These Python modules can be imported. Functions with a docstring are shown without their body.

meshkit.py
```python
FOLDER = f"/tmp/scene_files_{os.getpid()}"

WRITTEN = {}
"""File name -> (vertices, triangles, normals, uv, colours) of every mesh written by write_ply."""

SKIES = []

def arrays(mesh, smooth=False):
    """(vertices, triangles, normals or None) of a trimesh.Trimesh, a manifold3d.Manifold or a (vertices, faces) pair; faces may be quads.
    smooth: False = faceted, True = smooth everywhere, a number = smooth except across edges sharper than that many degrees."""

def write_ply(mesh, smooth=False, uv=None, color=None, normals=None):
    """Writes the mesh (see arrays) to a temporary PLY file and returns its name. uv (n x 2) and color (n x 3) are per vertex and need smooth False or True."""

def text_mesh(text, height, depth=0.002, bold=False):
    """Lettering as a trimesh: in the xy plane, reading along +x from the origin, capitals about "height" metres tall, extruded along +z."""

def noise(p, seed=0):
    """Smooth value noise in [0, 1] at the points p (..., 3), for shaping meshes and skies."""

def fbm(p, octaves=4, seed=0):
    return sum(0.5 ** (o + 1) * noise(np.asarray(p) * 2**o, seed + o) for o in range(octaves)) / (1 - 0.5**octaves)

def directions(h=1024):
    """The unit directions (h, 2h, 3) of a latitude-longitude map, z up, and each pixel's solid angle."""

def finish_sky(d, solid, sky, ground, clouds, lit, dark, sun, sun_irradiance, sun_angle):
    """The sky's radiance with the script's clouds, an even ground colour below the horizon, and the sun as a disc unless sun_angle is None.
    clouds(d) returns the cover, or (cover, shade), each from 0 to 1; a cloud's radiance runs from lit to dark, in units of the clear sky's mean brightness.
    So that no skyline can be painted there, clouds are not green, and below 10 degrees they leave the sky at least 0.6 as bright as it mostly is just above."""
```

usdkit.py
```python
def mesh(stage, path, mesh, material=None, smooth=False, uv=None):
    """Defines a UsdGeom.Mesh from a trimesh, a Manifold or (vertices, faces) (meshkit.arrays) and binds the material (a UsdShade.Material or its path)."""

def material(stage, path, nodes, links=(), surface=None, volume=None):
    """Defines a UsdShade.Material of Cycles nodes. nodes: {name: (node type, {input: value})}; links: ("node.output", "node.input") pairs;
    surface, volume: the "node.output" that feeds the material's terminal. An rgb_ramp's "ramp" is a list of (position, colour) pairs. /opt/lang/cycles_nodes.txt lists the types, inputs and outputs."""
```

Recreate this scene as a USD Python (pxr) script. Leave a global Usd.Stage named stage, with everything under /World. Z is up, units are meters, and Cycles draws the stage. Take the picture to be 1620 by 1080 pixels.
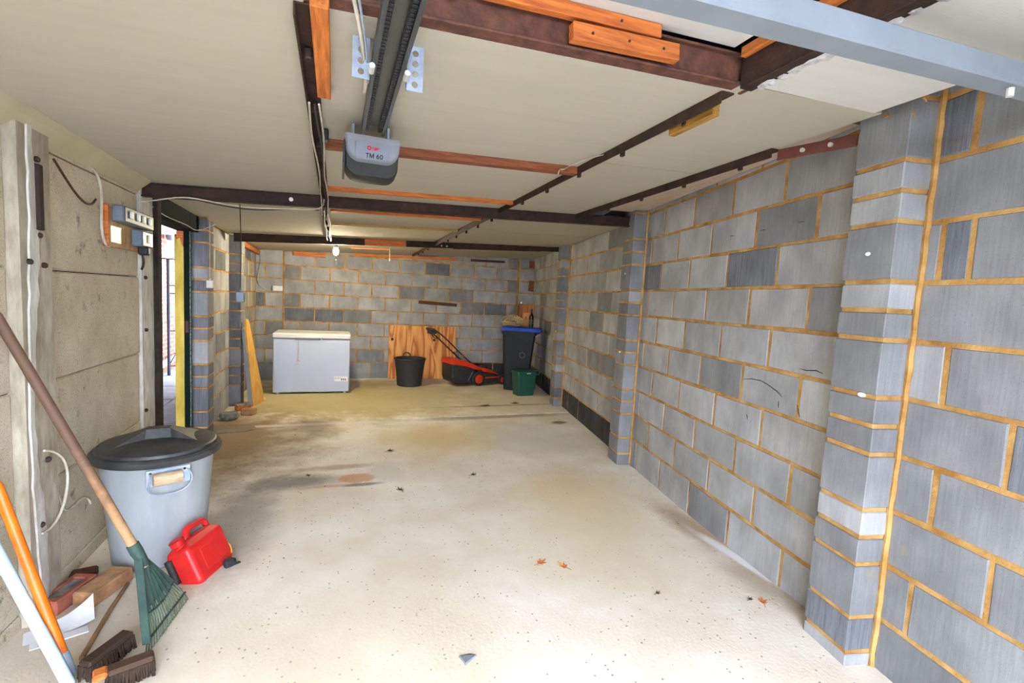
import math, random
import numpy as np, trimesh, manifold3d as m3
import meshkit, usdkit
from shapely.geometry import Polygon, Point, box as sbox
from pxr import Usd, UsdGeom, UsdLux, UsdShade, Gf, Sdf

stage = Usd.Stage.CreateInMemory()
UsdGeom.SetStageUpAxis(stage, 'Z'); UsdGeom.SetStageMetersPerUnit(stage, 1.0)
UsdGeom.Xform.Define(stage, '/World'); UsdGeom.Scope.Define(stage, '/World/Looks')
rng = random.Random(7); nrg = np.random.default_rng(7)

# ---------------------------------------------------------------- camera
F_PX, YAW, PITCH, ROLL, CAM_Z = 740.857, 0.363871, 0.086885, 0.053945, 1.3989
cy, sy = math.cos(YAW), math.sin(YAW)
fw, rt, up = np.array([sy, cy, 0]), np.array([cy, -sy, 0]), np.array([0, 0, 1.])
cp, sp = math.cos(PITCH), math.sin(PITCH)
fw, up = cp * fw - sp * up, cp * up + sp * fw
cr, sr = math.cos(ROLL), math.sin(ROLL)
rt, up = cr * rt + sr * up, -sr * rt + cr * up
cam = UsdGeom.Camera.Define(stage, '/World/camera')
M4 = np.eye(4); M4[0, :3], M4[1, :3], M4[2, :3], M4[3, :3] = rt, up, -fw, (0, 0, CAM_Z)
cam.AddTransformOp().Set(Gf.Matrix4d(M4.tolist()))
cam.CreateHorizontalApertureAttr(36.0); cam.CreateVerticalApertureAttr(24.0)
cam.CreateFocalLengthAttr(F_PX / 1620 * 36.0)
cam.CreateClippingRangeAttr(Gf.Vec2f(0.05, 500))
cam.CreateFStopAttr(0.0)
cam.CreateExposureAttr(2.92)

# ---------------------------------------------------------------- daylight
dome = UsdLux.DomeLight.Define(stage, '/World/overcast_sky')
dome.CreateIntensityAttr(1.0); dome.CreateColorAttr(Gf.Vec3f(0.83, 0.94, 1.13))
BULB_POWER = 190.0

# ---------------------------------------------------------------- helpers
def slug(path):
    if not stage.GetPrimAtPath(path): return path
    i = 1
    while stage.GetPrimAtPath(f'{path}_{i:03d}'): i += 1
    return f'{path}_{i:03d}'
_count = {}
def numbered(parent, name):
    k = f'{parent}/{name}'; i = _count.get(k, 0); _count[k] = i + 1
    return k if i == 0 else f'{k}_{i:03d}'
def setd(p, label=None, cat=None, group=None, kind=None):
    for k, v in (('label', label), ('category', cat), ('group', group), ('kind', kind)):
        if v: p.SetCustomDataByKey(k, v)
class Thing:
    def __init__(s, name, label=None, cat=None, base=(0, 0, 0), rz=0.0, group=None, kind=None):
        s.path = numbered('/World', name); x = UsdGeom.Xform.Define(stage, s.path)
        s.base, s.rz = np.array(base, float), rz
        x.AddTranslateOp().Set(Gf.Vec3d(*map(float, base)))
        if rz: x.AddRotateZOp().Set(math.degrees(rz))
        s.prim = x.GetPrim(); setd(s.prim, label, cat, group, kind)
    def part(s, name, mesh, mat, label=None, smooth=False, under=None, kind=None):
        """mesh in the thing's own coordinates"""
        path = numbered(under or s.path, name)
        m = usdkit.mesh(stage, path, mesh, mat, smooth=smooth); setd(m.GetPrim(), label, kind=kind)
        return path
    def w(s, name, mesh, mat, label=None, smooth=False, under=None, kind=None):
        """mesh in world coordinates"""
        v, f = VF(mesh); c, k = math.cos(-s.rz), math.sin(-s.rz)
        v = v - s.base; v = np.stack([v[:, 0] * c - v[:, 1] * k, v[:, 0] * k + v[:, 1] * c, v[:, 2]], 1)
        return s.part(name, (v, f), mat, label, smooth, under, kind)
def VF(mesh):
    if hasattr(mesh, 'to_mesh'):
        m = mesh.to_mesh(); return np.array(m.vert_properties[:, :3], float), np.array(m.tri_verts)
    if isinstance(mesh, tuple):
        v, f = np.asarray(mesh[0], float), np.asarray(mesh[1], int)
        if f.shape[1] == 4: f = np.vstack([f[:, [0, 1, 2]], f[:, [0, 2, 3]]])
        return v, f
    return np.array(mesh.vertices, float), np.array(mesh.faces)
def cat_(*ms):
    V, Fs, n = [], [], 0
    for m in ms:
        v, f = VF(m); V.append(v); Fs.append(f + n); n += len(v)
    return np.vstack(V), np.vstack(Fs)
def move(mesh, t): v, f = VF(mesh); return v + np.array(t, float), f
def xf(mesh, M): v, f = VF(mesh); return v @ np.asarray(M)[:3, :3].T + np.asarray(M)[:3, 3], f
def rot(axis, deg, at=(0, 0, 0)): return trimesh.transformations.rotation_matrix(math.radians(deg), axis, at)
def cbox(w, d, h, b=0.004):
    """box centred on the origin with chamfered edges (44 triangles)"""
    b = min(b, w * .45, d * .45, h * .45); p = []
    for sx in (-1, 1):
        for sy_ in (-1, 1):
            for sz in (-1, 1):
                x, y, z = sx * w / 2, sy_ * d / 2, sz * h / 2
                p += [(x - sx * b, y - sy_ * b, z), (x - sx * b, y, z - sz * b), (x, y - sy_ * b, z - sz * b)]
    return VF(trimesh.Trimesh(p).convex_hull)
def bb(x0, x1, y0, y1, z0, z1, b=0.003):
    return move(cbox(x1 - x0, y1 - y0, z1 - z0, b), ((x0 + x1) / 2, (y0 + y1) / 2, (z0 + z1) / 2))
def frame_box(o, u, v, w, su, sv, sw, b=0.003):
    """chamfered box from corner o along unit axes u, v, w"""
    m = move(cbox(su, sv, sw, b), (su / 2, sv / 2, sw / 2)); p, f = m
    R = np.stack([u, v, w], 1).astype(float)
    if np.linalg.det(R) < 0: f = f[:, ::-1]
    return p @ R.T + np.array(o, float), f
def hull(pts): return VF(trimesh.Trimesh(np.array(pts, float)).convex_hull)
def unit(a): a = np.array(a, float); return a / np.linalg.norm(a)
def bar(a, b, w, h, ref=(0, 0, 1), bev=0.002):
    """rectangular bar from a to b, w across, h along ref"""
    a, b = np.array(a, float), np.array(b, float); u = unit(b - a)
    v = unit(np.cross(ref, u)); n = np.cross(u, v)
    return frame_box(a - v * w / 2 - n * h / 2, u, v, n, np.linalg.norm(b - a), w, h, bev)
def tube(pts, r, sides=8, closed=False):
    p = np.array(pts, float); n = len(p)
    r = np.broadcast_to(r, (n,)) if np.ndim(r) else np.full(n, r)
    t = np.zeros_like(p)
    if closed: t = np.roll(p, -1, 0) - np.roll(p, 1, 0)
    else: t[1:-1] = p[2:] - p[:-2]; t[0] = p[1] - p[0]; t[-1] = p[-1] - p[-2]
    t /= np.linalg.norm(t, axis=1, keepdims=True) + 1e-12
    a = np.cross(t[0], [0, 0, 1.]);
    if np.linalg.norm(a) < 1e-3: a = np.cross(t[0], [1., 0, 0])
    V = []; ang = np.arange(sides) * 2 * math.pi / sides
    for i in range(n):
        a = a - t[i] * (a @ t[i]); a /= np.linalg.norm(a) + 1e-12; b = np.cross(t[i], a)
        V.append(p[i] + r[i] * (np.cos(ang)[:, None] * a + np.sin(ang)[:, None] * b))
    V = np.vstack(V); Fs = []
    for i in range(n if closed else n - 1):
        j = (i + 1) % n
        for k in range(sides):
            k2 = (k + 1) % sides
            Fs += [(i * sides + k, i * sides + k2, j * sides + k2), (i * sides + k, j * sides + k2, j * sides + k)]
    if not closed:
        V = np.vstack([V, p[0], p[-1]]); c0, c1 = len(V) - 2, len(V) - 1
        for k in range(sides):
            k2 = (k + 1) % sides
            Fs += [(c0, k2, k), (c1, (n - 1) * sides + k, (n - 1) * sides + k2)]
    return V, np.array(Fs)
def lathe(profile, n=40):
    """profile: (r, z) from the outside bottom round; closed by the axis where r is 0"""
    return VF(trimesh.creation.revolve(np.array(profile, float), sections=n))
def prism(poly, h, z=0.0):
    m = trimesh.creation.extrude_polygon(poly if isinstance(poly, Polygon) else Polygon(poly), h, engine='earcut')
    return move(m, (0, 0, z))
def basis(mesh, o, u, v, w):
    """local x, y, z to world axes u, v, w at o"""
    p, f = VF(mesh); R = np.stack([np.array(a, float) for a in (u, v, w)], 1)
    if np.linalg.det(R) < 0: f = f[:, ::-1]
    return p @ R.T + np.array(o, float), f
def rhull(pts, r, seg=16):
    """hull of spheres: a rounded solid"""
    return VF(m3.Manifold.batch_hull([m3.Manifold.sphere(r, seg).translate(list(map(float, q))) for q in pts]))
def sag(a, b, n=10, drop=0.03):
    a, b = np.array(a, float), np.array(b, float); t = np.linspace(0, 1, n)[:, None]
    p = a * (1 - t) + b * t; p[:, 2] -= (4 * drop * t * (1 - t))[:, 0]; return p
def spline(pts, n=8):
    from scipy.interpolate import CubicSpline
    p = np.array(pts, float); s = np.r_[0, np.cumsum(np.linalg.norm(np.diff(p, axis=0), axis=1))]
    return CubicSpline(s, p)(np.linspace(0, s[-1], n))
def srgb(r, g, b): return tuple(((c / 255) / 12.92 if c / 255 < .04045 else ((c / 255 + .055) / 1.055) ** 2.4) for c in (r, g, b))

# ---------------------------------------------------------------- materials
MATS = {}
def mat(name, nodes, links, surface='p.BSDF'):
    MATS[name] = usdkit.material(stage, f'/World/Looks/{name}', nodes, links, surface=surface); return MATS[name]
def simple(name, c, rough=.6, metal=0.0, c2=None, scale=8.0, vec=(1, 1, 1), bump=0.0, bscale=None, spec=.4, vary=0.0, detail=4.0, **kw):
    """two-tone noise colour in object space, optional bump and per-object value change"""
    c2 = c2 or tuple(x * .82 for x in c)
    nodes = {'g': ('geometry', {}), 'm': ('mapping', {'vector': (0, 0, 0), 'scale': vec}), 'n': ('noise_texture', {'scale': scale, 'detail': detail, 'roughness': .6}),
             'r': ('map_range', {'from_min': .32, 'from_max': .68, 'clamp': True}), 'x': ('mix_color', {'a': c2, 'b': c}),
             'p': ('principled_bsdf', {'roughness': rough, 'metallic': metal, 'specular_ior_level': spec, **kw})}
    links = [('g.position', 'm.vector'), ('m.vector', 'n.vector'), ('n.fac', 'r.value'), ('r.result', 'x.fac')]
    out = 'x.result'
    if vary:
        nodes['o'] = ('object_info', {}); nodes['ov'] = ('map_range', {'from_min': 0., 'from_max': 1., 'to_min': 1 - vary, 'to_max': 1 + vary})
        nodes['h'] = ('hsv', {'hue': .5, 'saturation': 1.0, 'fac': 1.0})
        links += [('o.random', 'ov.value'), ('ov.result', 'h.value'), (out, 'h.color')]; out = 'h.color'
    links.append((out, 'p.base_color'))
    if bump:
        nodes['bn'] = ('noise_texture', {'scale': bscale or scale * 4, 'detail': 3.0}); nodes['b'] = ('bump', {'strength': bump, 'distance': .004})
        links += [('m.vector', 'bn.vector'), ('bn.fac', 'b.height'), ('b.normal', 'p.normal')]
    return mat(name, nodes, links)

def block_mat(name, c, c2):
    nodes = {'g': ('geometry', {}), 'm': ('mapping', {'scale': (95, 95, 5)}), 'n': ('noise_texture', {'scale': 1.0, 'detail': 3.0, 'roughness': .65}),
             'm2': ('mapping', {'scale': (5, 5, 4)}), 'n2': ('noise_texture', {'scale': 1.0, 'detail': 4.0}),
             'sp': ('noise_texture', {'scale': 260.0, 'detail': 2.0}), 'spr': ('map_range', {'from_min': .62, 'from_max': .72, 'to_max': .55, 'clamp': True}),
             'r': ('map_range', {'from_min': .3, 'from_max': .7, 'clamp': True}), 'x': ('mix_color', {'a': c2, 'b': c}),
             'r2': ('map_range', {'from_min': .35, 'from_max': .65, 'to_min': .80, 'to_max': 1.12, 'clamp': True}),
             'o': ('object_info', {}), 'ov': ('map_range', {'from_min': 0., 'from_max': 1., 'to_min': .88, 'to_max': 1.12}), 'mul': ('math', {'math_type': 'multiply'}),
             'h': ('hsv', {'hue': .5, 'saturation': 1.0, 'fac': 1.0}), 'dk': ('mix_color', {'b': tuple(a * .45 for a in c2)}),
             # brown smears of mortar
             'ms': ('noise_texture', {'scale': 3.4, 'detail': 5.0, 'roughness': .7}), 'msr': ('map_range', {'from_min': .64, 'from_max': .74, 'to_max': .6, 'clamp': True}),
             'sm': ('mix_color', {'b': (.30, .22, .12)}),
             'b': ('bump', {'strength': .3, 'distance': .003}), 'p': ('principled_bsdf', {'roughness': .92, 'specular_ior_level': .25})}
    links = [('g.position', 'm.vector'), ('m.vector', 'n.vector'), ('g.position', 'm2.vector'), ('m2.vector', 'n2.vector'), ('g.position', 'sp.vector'), ('sp.fac', 'spr.value'), ('n.fac', 'r.value'), ('r.result', 'x.fac'),
             ('n2.fac', 'r2.value'), ('o.random', 'ov.value'), ('r2.result', 'mul.value1'), ('ov.result', 'mul.value2'), ('mul.value', 'h.value'), ('x.result', 'h.color'),
             ('spr.result', 'dk.fac'), ('h.color', 'dk.a'), ('g.position', 'ms.vector'), ('ms.fac', 'msr.value'), ('msr.result', 'sm.fac'), ('dk.result', 'sm.a'),
             ('sm.result', 'p.base_color'), ('n.fac', 'b.height'), ('b.normal', 'p.normal')]
    return mat(name, nodes, links)
BLK = [block_mat('block_mid', (.36, .36, .362), (.30, .302, .306)), block_mat('block_light', (.43, .43, .428), (.365, .365, .364)),
       block_mat('block_warm', (.375, .368, .36), (.31, .303, .296)), block_mat('block_grey', (.235, .237, .243), (.192, .195, .202))]
BLK_DARK = block_mat('block_dark', (.19, .20, .22), (.11, .115, .13))
BLK_BULB_LIT = block_mat('block_bulb_lit', (.56, .49, .35), (.44, .38, .26))  # warm bulb glow put into the block colour
BLK_DPC = block_mat('block_black', (.075, .075, .078), (.03, .03, .033))
mortar = simple('mortar', srgb(196, 156, 96), .95, c2=srgb(150, 106, 50), scale=9.0, bump=.8, bscale=90.0, spec=.2)
board_m = simple('ceiling_board', (.49, .45, .355), .9, c2=(.465, .425, .335), scale=3.0, vec=(.5, 6, 1), bump=.08, bscale=40.0, spec=.2, vary=.03)
board_white = simple('board_white', (.66, .645, .60), .9, c2=(.62, .605, .56), scale=3.0, vec=(.5, 6, 1), bump=.12, bscale=40.0, spec=.2)
board_pale = simple('board_pale_wood', (.60, .48, .37), .85, c2=(.48, .37, .27), scale=5.0, vec=(6, 1, 6))
board_edge = simple('board_torn_edge', (.62, .60, .60), .95, c2=(.38, .37, .38), scale=60.0, bump=.9, bscale=80.0)
steel = simple('rusty_steel', (.075, .036, .024), .75, c2=(.028, .018, .015), scale=14.0, metal=.25, bump=.4, bscale=60.0)
steel1 = simple('rusted_beam_steel', (.21, .085, .05), .7, c2=(.075, .035, .03), scale=22.0, metal=.2, bump=.5, bscale=70.0, detail=8.0)
redox = simple('red_oxide_steel', (.16, .045, .03), .7, c2=(.09, .03, .02), scale=20.0)
def wood(name, c, c2, rough=.65, vec=(1.2, 14, 14)):
    return simple(name, c, rough, c2=c2, scale=6.0, vec=vec, bump=.15, bscale=14.0, vary=.08)
timber_or = wood('orange_timber', srgb(222, 128, 58), srgb(168, 84, 34))
timber_br = wood('brown_timber', srgb(150, 84, 50), srgb(104, 56, 34))
timber_ye = wood('yellow_timber', srgb(196, 146, 66), srgb(140, 98, 36), vec=(14, 1.2, 14))
timber_ory = wood('orange_timber_long', srgb(218, 130, 56), srgb(160, 84, 34), vec=(14, 1.2, 14))
timber_dk = wood('dark_timber', srgb(92, 56, 38), srgb(52, 32, 24))
rake_wood = mat('weathered_rake_handle', {'g': ('geometry', {}), 's': ('separate_xyz', {}), 'n': ('noise_texture', {'scale': 26.0, 'detail': 5.0}), 'a': ('math', {'math_type': 'multiply_add', 'value2': .5}),
    'r': ('rgb_ramp', {'ramp': [(.45, srgb(192, 152, 104)), (.75, srgb(156, 116, 78)), (.95, srgb(112, 82, 60)), (1, srgb(98, 72, 54))]}), 'p': ('principled_bsdf', {'roughness': .7})},
    [('g.position', 's.vector'), ('g.position', 'n.vector'), ('n.fac', 'a.value1'), ('s.z', 'a.value3'), ('a.value', 'r.fac'), ('r.color', 'p.base_color')])
galv = simple('galvanised', srgb(168, 178, 190), .38, metal=.75, c2=srgb(146, 156, 170), scale=30.0)
galv_m = simple('galvanised_bracket', srgb(176, 188, 204), .5, metal=.35, c2=srgb(150, 164, 180), scale=30.0)
alu = simple('door_tube_grey', srgb(140, 148, 156), .6, metal=.1, c2=srgb(128, 136, 144), scale=5.0)
black_pl = simple('black_plastic', (.026, .028, .032), .5, c2=(.016, .017, .02), scale=30.0, bump=.15, bscale=200.0)
black_lid = simple('black_lid_plastic', (.062, .060, .058), .45, c2=(.018, .019, .021), scale=7.0, bump=.2, bscale=120.0)
tub_m = simple('tub_rubber', (.030, .032, .035), .62, c2=(.018, .019, .021), scale=40.0, bump=.15, bscale=160.0)
grey_bin = simple('grey_bin_plastic', srgb(158, 162, 164), .42, c2=srgb(142, 147, 150), scale=4.0, vec=(3, 3, .6))
red_pl = simple('red_plastic', (.72, .020, .018), .40, c2=(.55, .014, .014), scale=10.0)
red_mow = simple('mower_red', (.78, .045, .012), .38, c2=(.6, .03, .01), scale=10.0)
mow_grey = simple('mower_dark', (.032, .034, .034), .5, c2=(.022, .023, .023), scale=20.0)
rake_green = simple('rake_green', srgb(50, 76, 66), .65, c2=srgb(36, 56, 50), scale=18.0)
rake_tine = simple('rake_tine_green', srgb(104, 118, 100), .55, c2=srgb(70, 84, 70), scale=24.0)
orange_paint = simple('orange_varnish', srgb(226, 120, 22), .4, c2=srgb(196, 92, 14), scale=8.0)
blue_white = simple('pale_blue_coating', srgb(196, 214, 224), .4, c2=srgb(178, 202, 216), scale=6.0)
white_pl = simple('white_plastic', (.74, .74, .72), .4, c2=(.68, .68, .66), scale=6.0)
white_enam = simple('white_enamel', srgb(178, 186, 202), .32, c2=srgb(172, 180, 197), scale=2.0)
white_lid = simple('white_lid', srgb(212, 212, 206), .38, c2=srgb(204, 202, 196), scale=2.0)
paper = simple('white_card', (.80, .80, .82), .7, c2=(.70, .70, .72), scale=9.0)
blue_lid = simple('blue_lid', (.014, .07, .52), .45, c2=(.01, .05, .4), scale=8.0)
bin_dark = simple('bin_charcoal', (.013, .015, .020), .55, c2=(.009, .011, .014), scale=5.0, spec=.25)
green_pl = simple('caddy_green', (.012, .085, .055), .5, c2=(.009, .062, .042), scale=8.0)
hose_m = simple('cream_hose', srgb(206, 186, 132), .5, c2=srgb(170, 146, 92), scale=30.0)
cable_w = simple('white_cable', srgb(206, 198, 180), .55, c2=srgb(176, 166, 146), scale=14.0)
cable_b = simple('dark_cable', (.03, .027, .025), .6)
cardboard = simple('brown_box_wood', srgb(176, 118, 62), .8, c2=srgb(140, 88, 42), scale=6.0, vec=(8, 8, 1))
glass_dk = simple('bottle_glass', (.004, .006, .004), .22, c2=(.003, .004, .003), spec=.35)
label_m = simple('bottle_label', (.06, .06, .055), .6)
brick_red = simple('brick_red', srgb(172, 96, 74), .9, c2=srgb(132, 74, 60), scale=16.0, bump=.5, bscale=80.0)
brick_buff = simple('brick_buff', srgb(182, 140, 98), .9, c2=srgb(140, 100, 70), scale=16.0, bump=.5, bscale=80.0)
stone_m = simple('rubble_grey', srgb(150, 146, 136), .95, c2=srgb(84, 84, 82), scale=20.0, bump=.6, bscale=70.0)
brush_m = simple('brown_bristle', srgb(64, 46, 32), .9, c2=srgb(34, 24, 18), scale=40.0, vec=(1, 1, 1))
leaf_m = simple('dry_leaf', srgb(214, 118, 40), .7, c2=srgb(150, 72, 24), scale=40.0)
leaf_br = simple('brown_leaf', srgb(110, 72, 44), .8, c2=srgb(64, 44, 30), scale=40.0)
grit_m = simple('dark_debris', srgb(62, 58, 52), .9, c2=srgb(36, 34, 32), scale=60.0)
slate_m = simple('slate_chip', srgb(128, 132, 138), .8, c2=srgb(108, 112, 118), scale=30.0)
metalclad = simple('metalclad_grey', srgb(118, 128, 142), .5, metal=.2, c2=srgb(96, 106, 120), scale=14.0)
dark_paint = simple('dark_green_paint', (.004, .012, .009), .9, c2=(.003, .007, .006), scale=20.0, bump=.2, spec=.15)
post_yellow = simple('weathered_post', srgb(204, 178, 84), .85, c2=srgb(160, 138, 44), scale=4.0, vec=(3, 3, .7), bump=.3, bscale=40.0)
jamb_m = simple('jamb_brown', (.05, .036, .028), .9, c2=(.025, .018, .015), scale=12.0, spec=.2)
black_m = simple('black_void', (.006, .006, .006), .9)
iron_m = simple('wrought_iron', (.022, .03, .05), .5, metal=.3)
pipe_m = simple('grey_pipe', srgb(176, 196, 206), .4, c2=srgb(158, 180, 192), scale=4.0)
red_paint = simple('red_print', (.62, .02, .05), .5)
black_print = simple('black_print', (.012, .012, .014), .5)
green_dot = simple('green_button', (.01, .25, .08), .4)
red_dot = simple('red_button', (.6, .03, .04), .4)
screw_m = simple('bright_bolt', (.75, .72, .66), .4, metal=.3)
roof_m = simple('roof_dark', (.10, .09, .085), .9, c2=(.06, .055, .05), scale=6.0)
ply_m = mat('plywood', {'g': ('geometry', {}), 'm': ('mapping', {'scale': (6.5, 1, .9)}), 'n': ('noise_texture', {'scale': 1.0, 'detail': 1.5, 'distortion': .6}),
    'k': ('math', {'math_type': 'multiply', 'value2': 30.0}), 's': ('math', {'math_type': 'sine'}), 'r': ('map_range', {'from_min': -1., 'from_max': 1.}),
    'x': ('rgb_ramp', {'ramp': [(0, srgb(172, 96, 36)), (.25, srgb(206, 132, 60)), (1, srgb(226, 160, 86))]}), 'p': ('principled_bsdf', {'roughness': .6})},
    [('g.position', 'm.vector'), ('m.vector', 'n.vector'), ('n.fac', 'k.value1'), ('k.value', 's.value1'), ('s.value', 'r.value'), ('r.result', 'x.fac'), ('x.color', 'p.base_color')])
osb_m = simple('yellow_board', srgb(222, 172, 84), .8, c2=srgb(192, 140, 60), scale=5.0, vec=(9, 9, 1))
lens_m = mat('opener_lens', {'t': ('transparent_bsdf', {'color': (.80, .82, .86)}), 'p': ('principled_bsdf', {'base_color': (.40, .42, .46), 'roughness': .22, 'specular_ior_level': .6}), 'x': ('mix_closure', {'fac': .45})},
    [('t.BSDF', 'x.closure1'), ('p.BSDF', 'x.closure2')], surface='x.closure')
bulb_m = mat('bulb_glow', {'e': ('emission', {'color': (1.0, .88, .60), 'strength': BULB_POWER})}, [], surface='e.emission')
bulb_core = bulb_m
# precast concrete panels of the old wall: beige, fine aggregate, dirt
panel_m = mat('precast_panel', {'g': ('geometry', {}), 'n': ('noise_texture', {'scale': 3.0, 'detail': 6.0, 'roughness': .65}), 'r': ('map_range', {'from_min': .3, 'from_max': .7, 'clamp': True}),
    'x': ('mix_color', {'a': srgb(180, 166, 142), 'b': srgb(212, 199, 175)}), 'v': ('noise_texture', {'scale': 240.0, 'detail': 1.0}), 'vr': ('map_range', {'from_min': .58, 'from_max': .68, 'to_max': .5, 'clamp': True}),
    'd': ('mix_color', {'b': srgb(96, 84, 70)}), 'n2': ('noise_texture', {'scale': 9.0, 'detail': 5.0, 'roughness': .75}), 'r2': ('map_range', {'from_min': .60, 'from_max': .74, 'to_max': .75, 'clamp': True}),
    'd2': ('mix_color', {'b': srgb(60, 54, 48)}), 'b': ('bump', {'strength': .4, 'distance': .003}), 'p': ('principled_bsdf', {'roughness': .92, 'specular_ior_level': .25})},
    [('g.position', 'n.vector'), ('n.fac', 'r.value'), ('r.result', 'x.fac'), ('g.position', 'v.vector'), ('v.fac', 'vr.value'), ('vr.result', 'd.fac'), ('x.result', 'd.a'),
     ('g.position', 'n2.vector'), ('n2.fac', 'r2.value'), ('r2.result', 'd2.fac'), ('d.result', 'd2.a'), ('d2.result', 'p.base_color'), ('v.fac', 'b.height'), ('b.normal', 'p.normal')])
post_m = simple('precast_post', srgb(188, 178, 158), .9, c2=srgb(146, 134, 116), scale=6.0, vec=(3, 3, 1), bump=.4, bscale=120.0)
white_stripe = simple('old_white_paint', srgb(214, 210, 202), .85, c2=srgb(176, 168, 154), scale=9.0, vec=(3, 3, 1))

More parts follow.
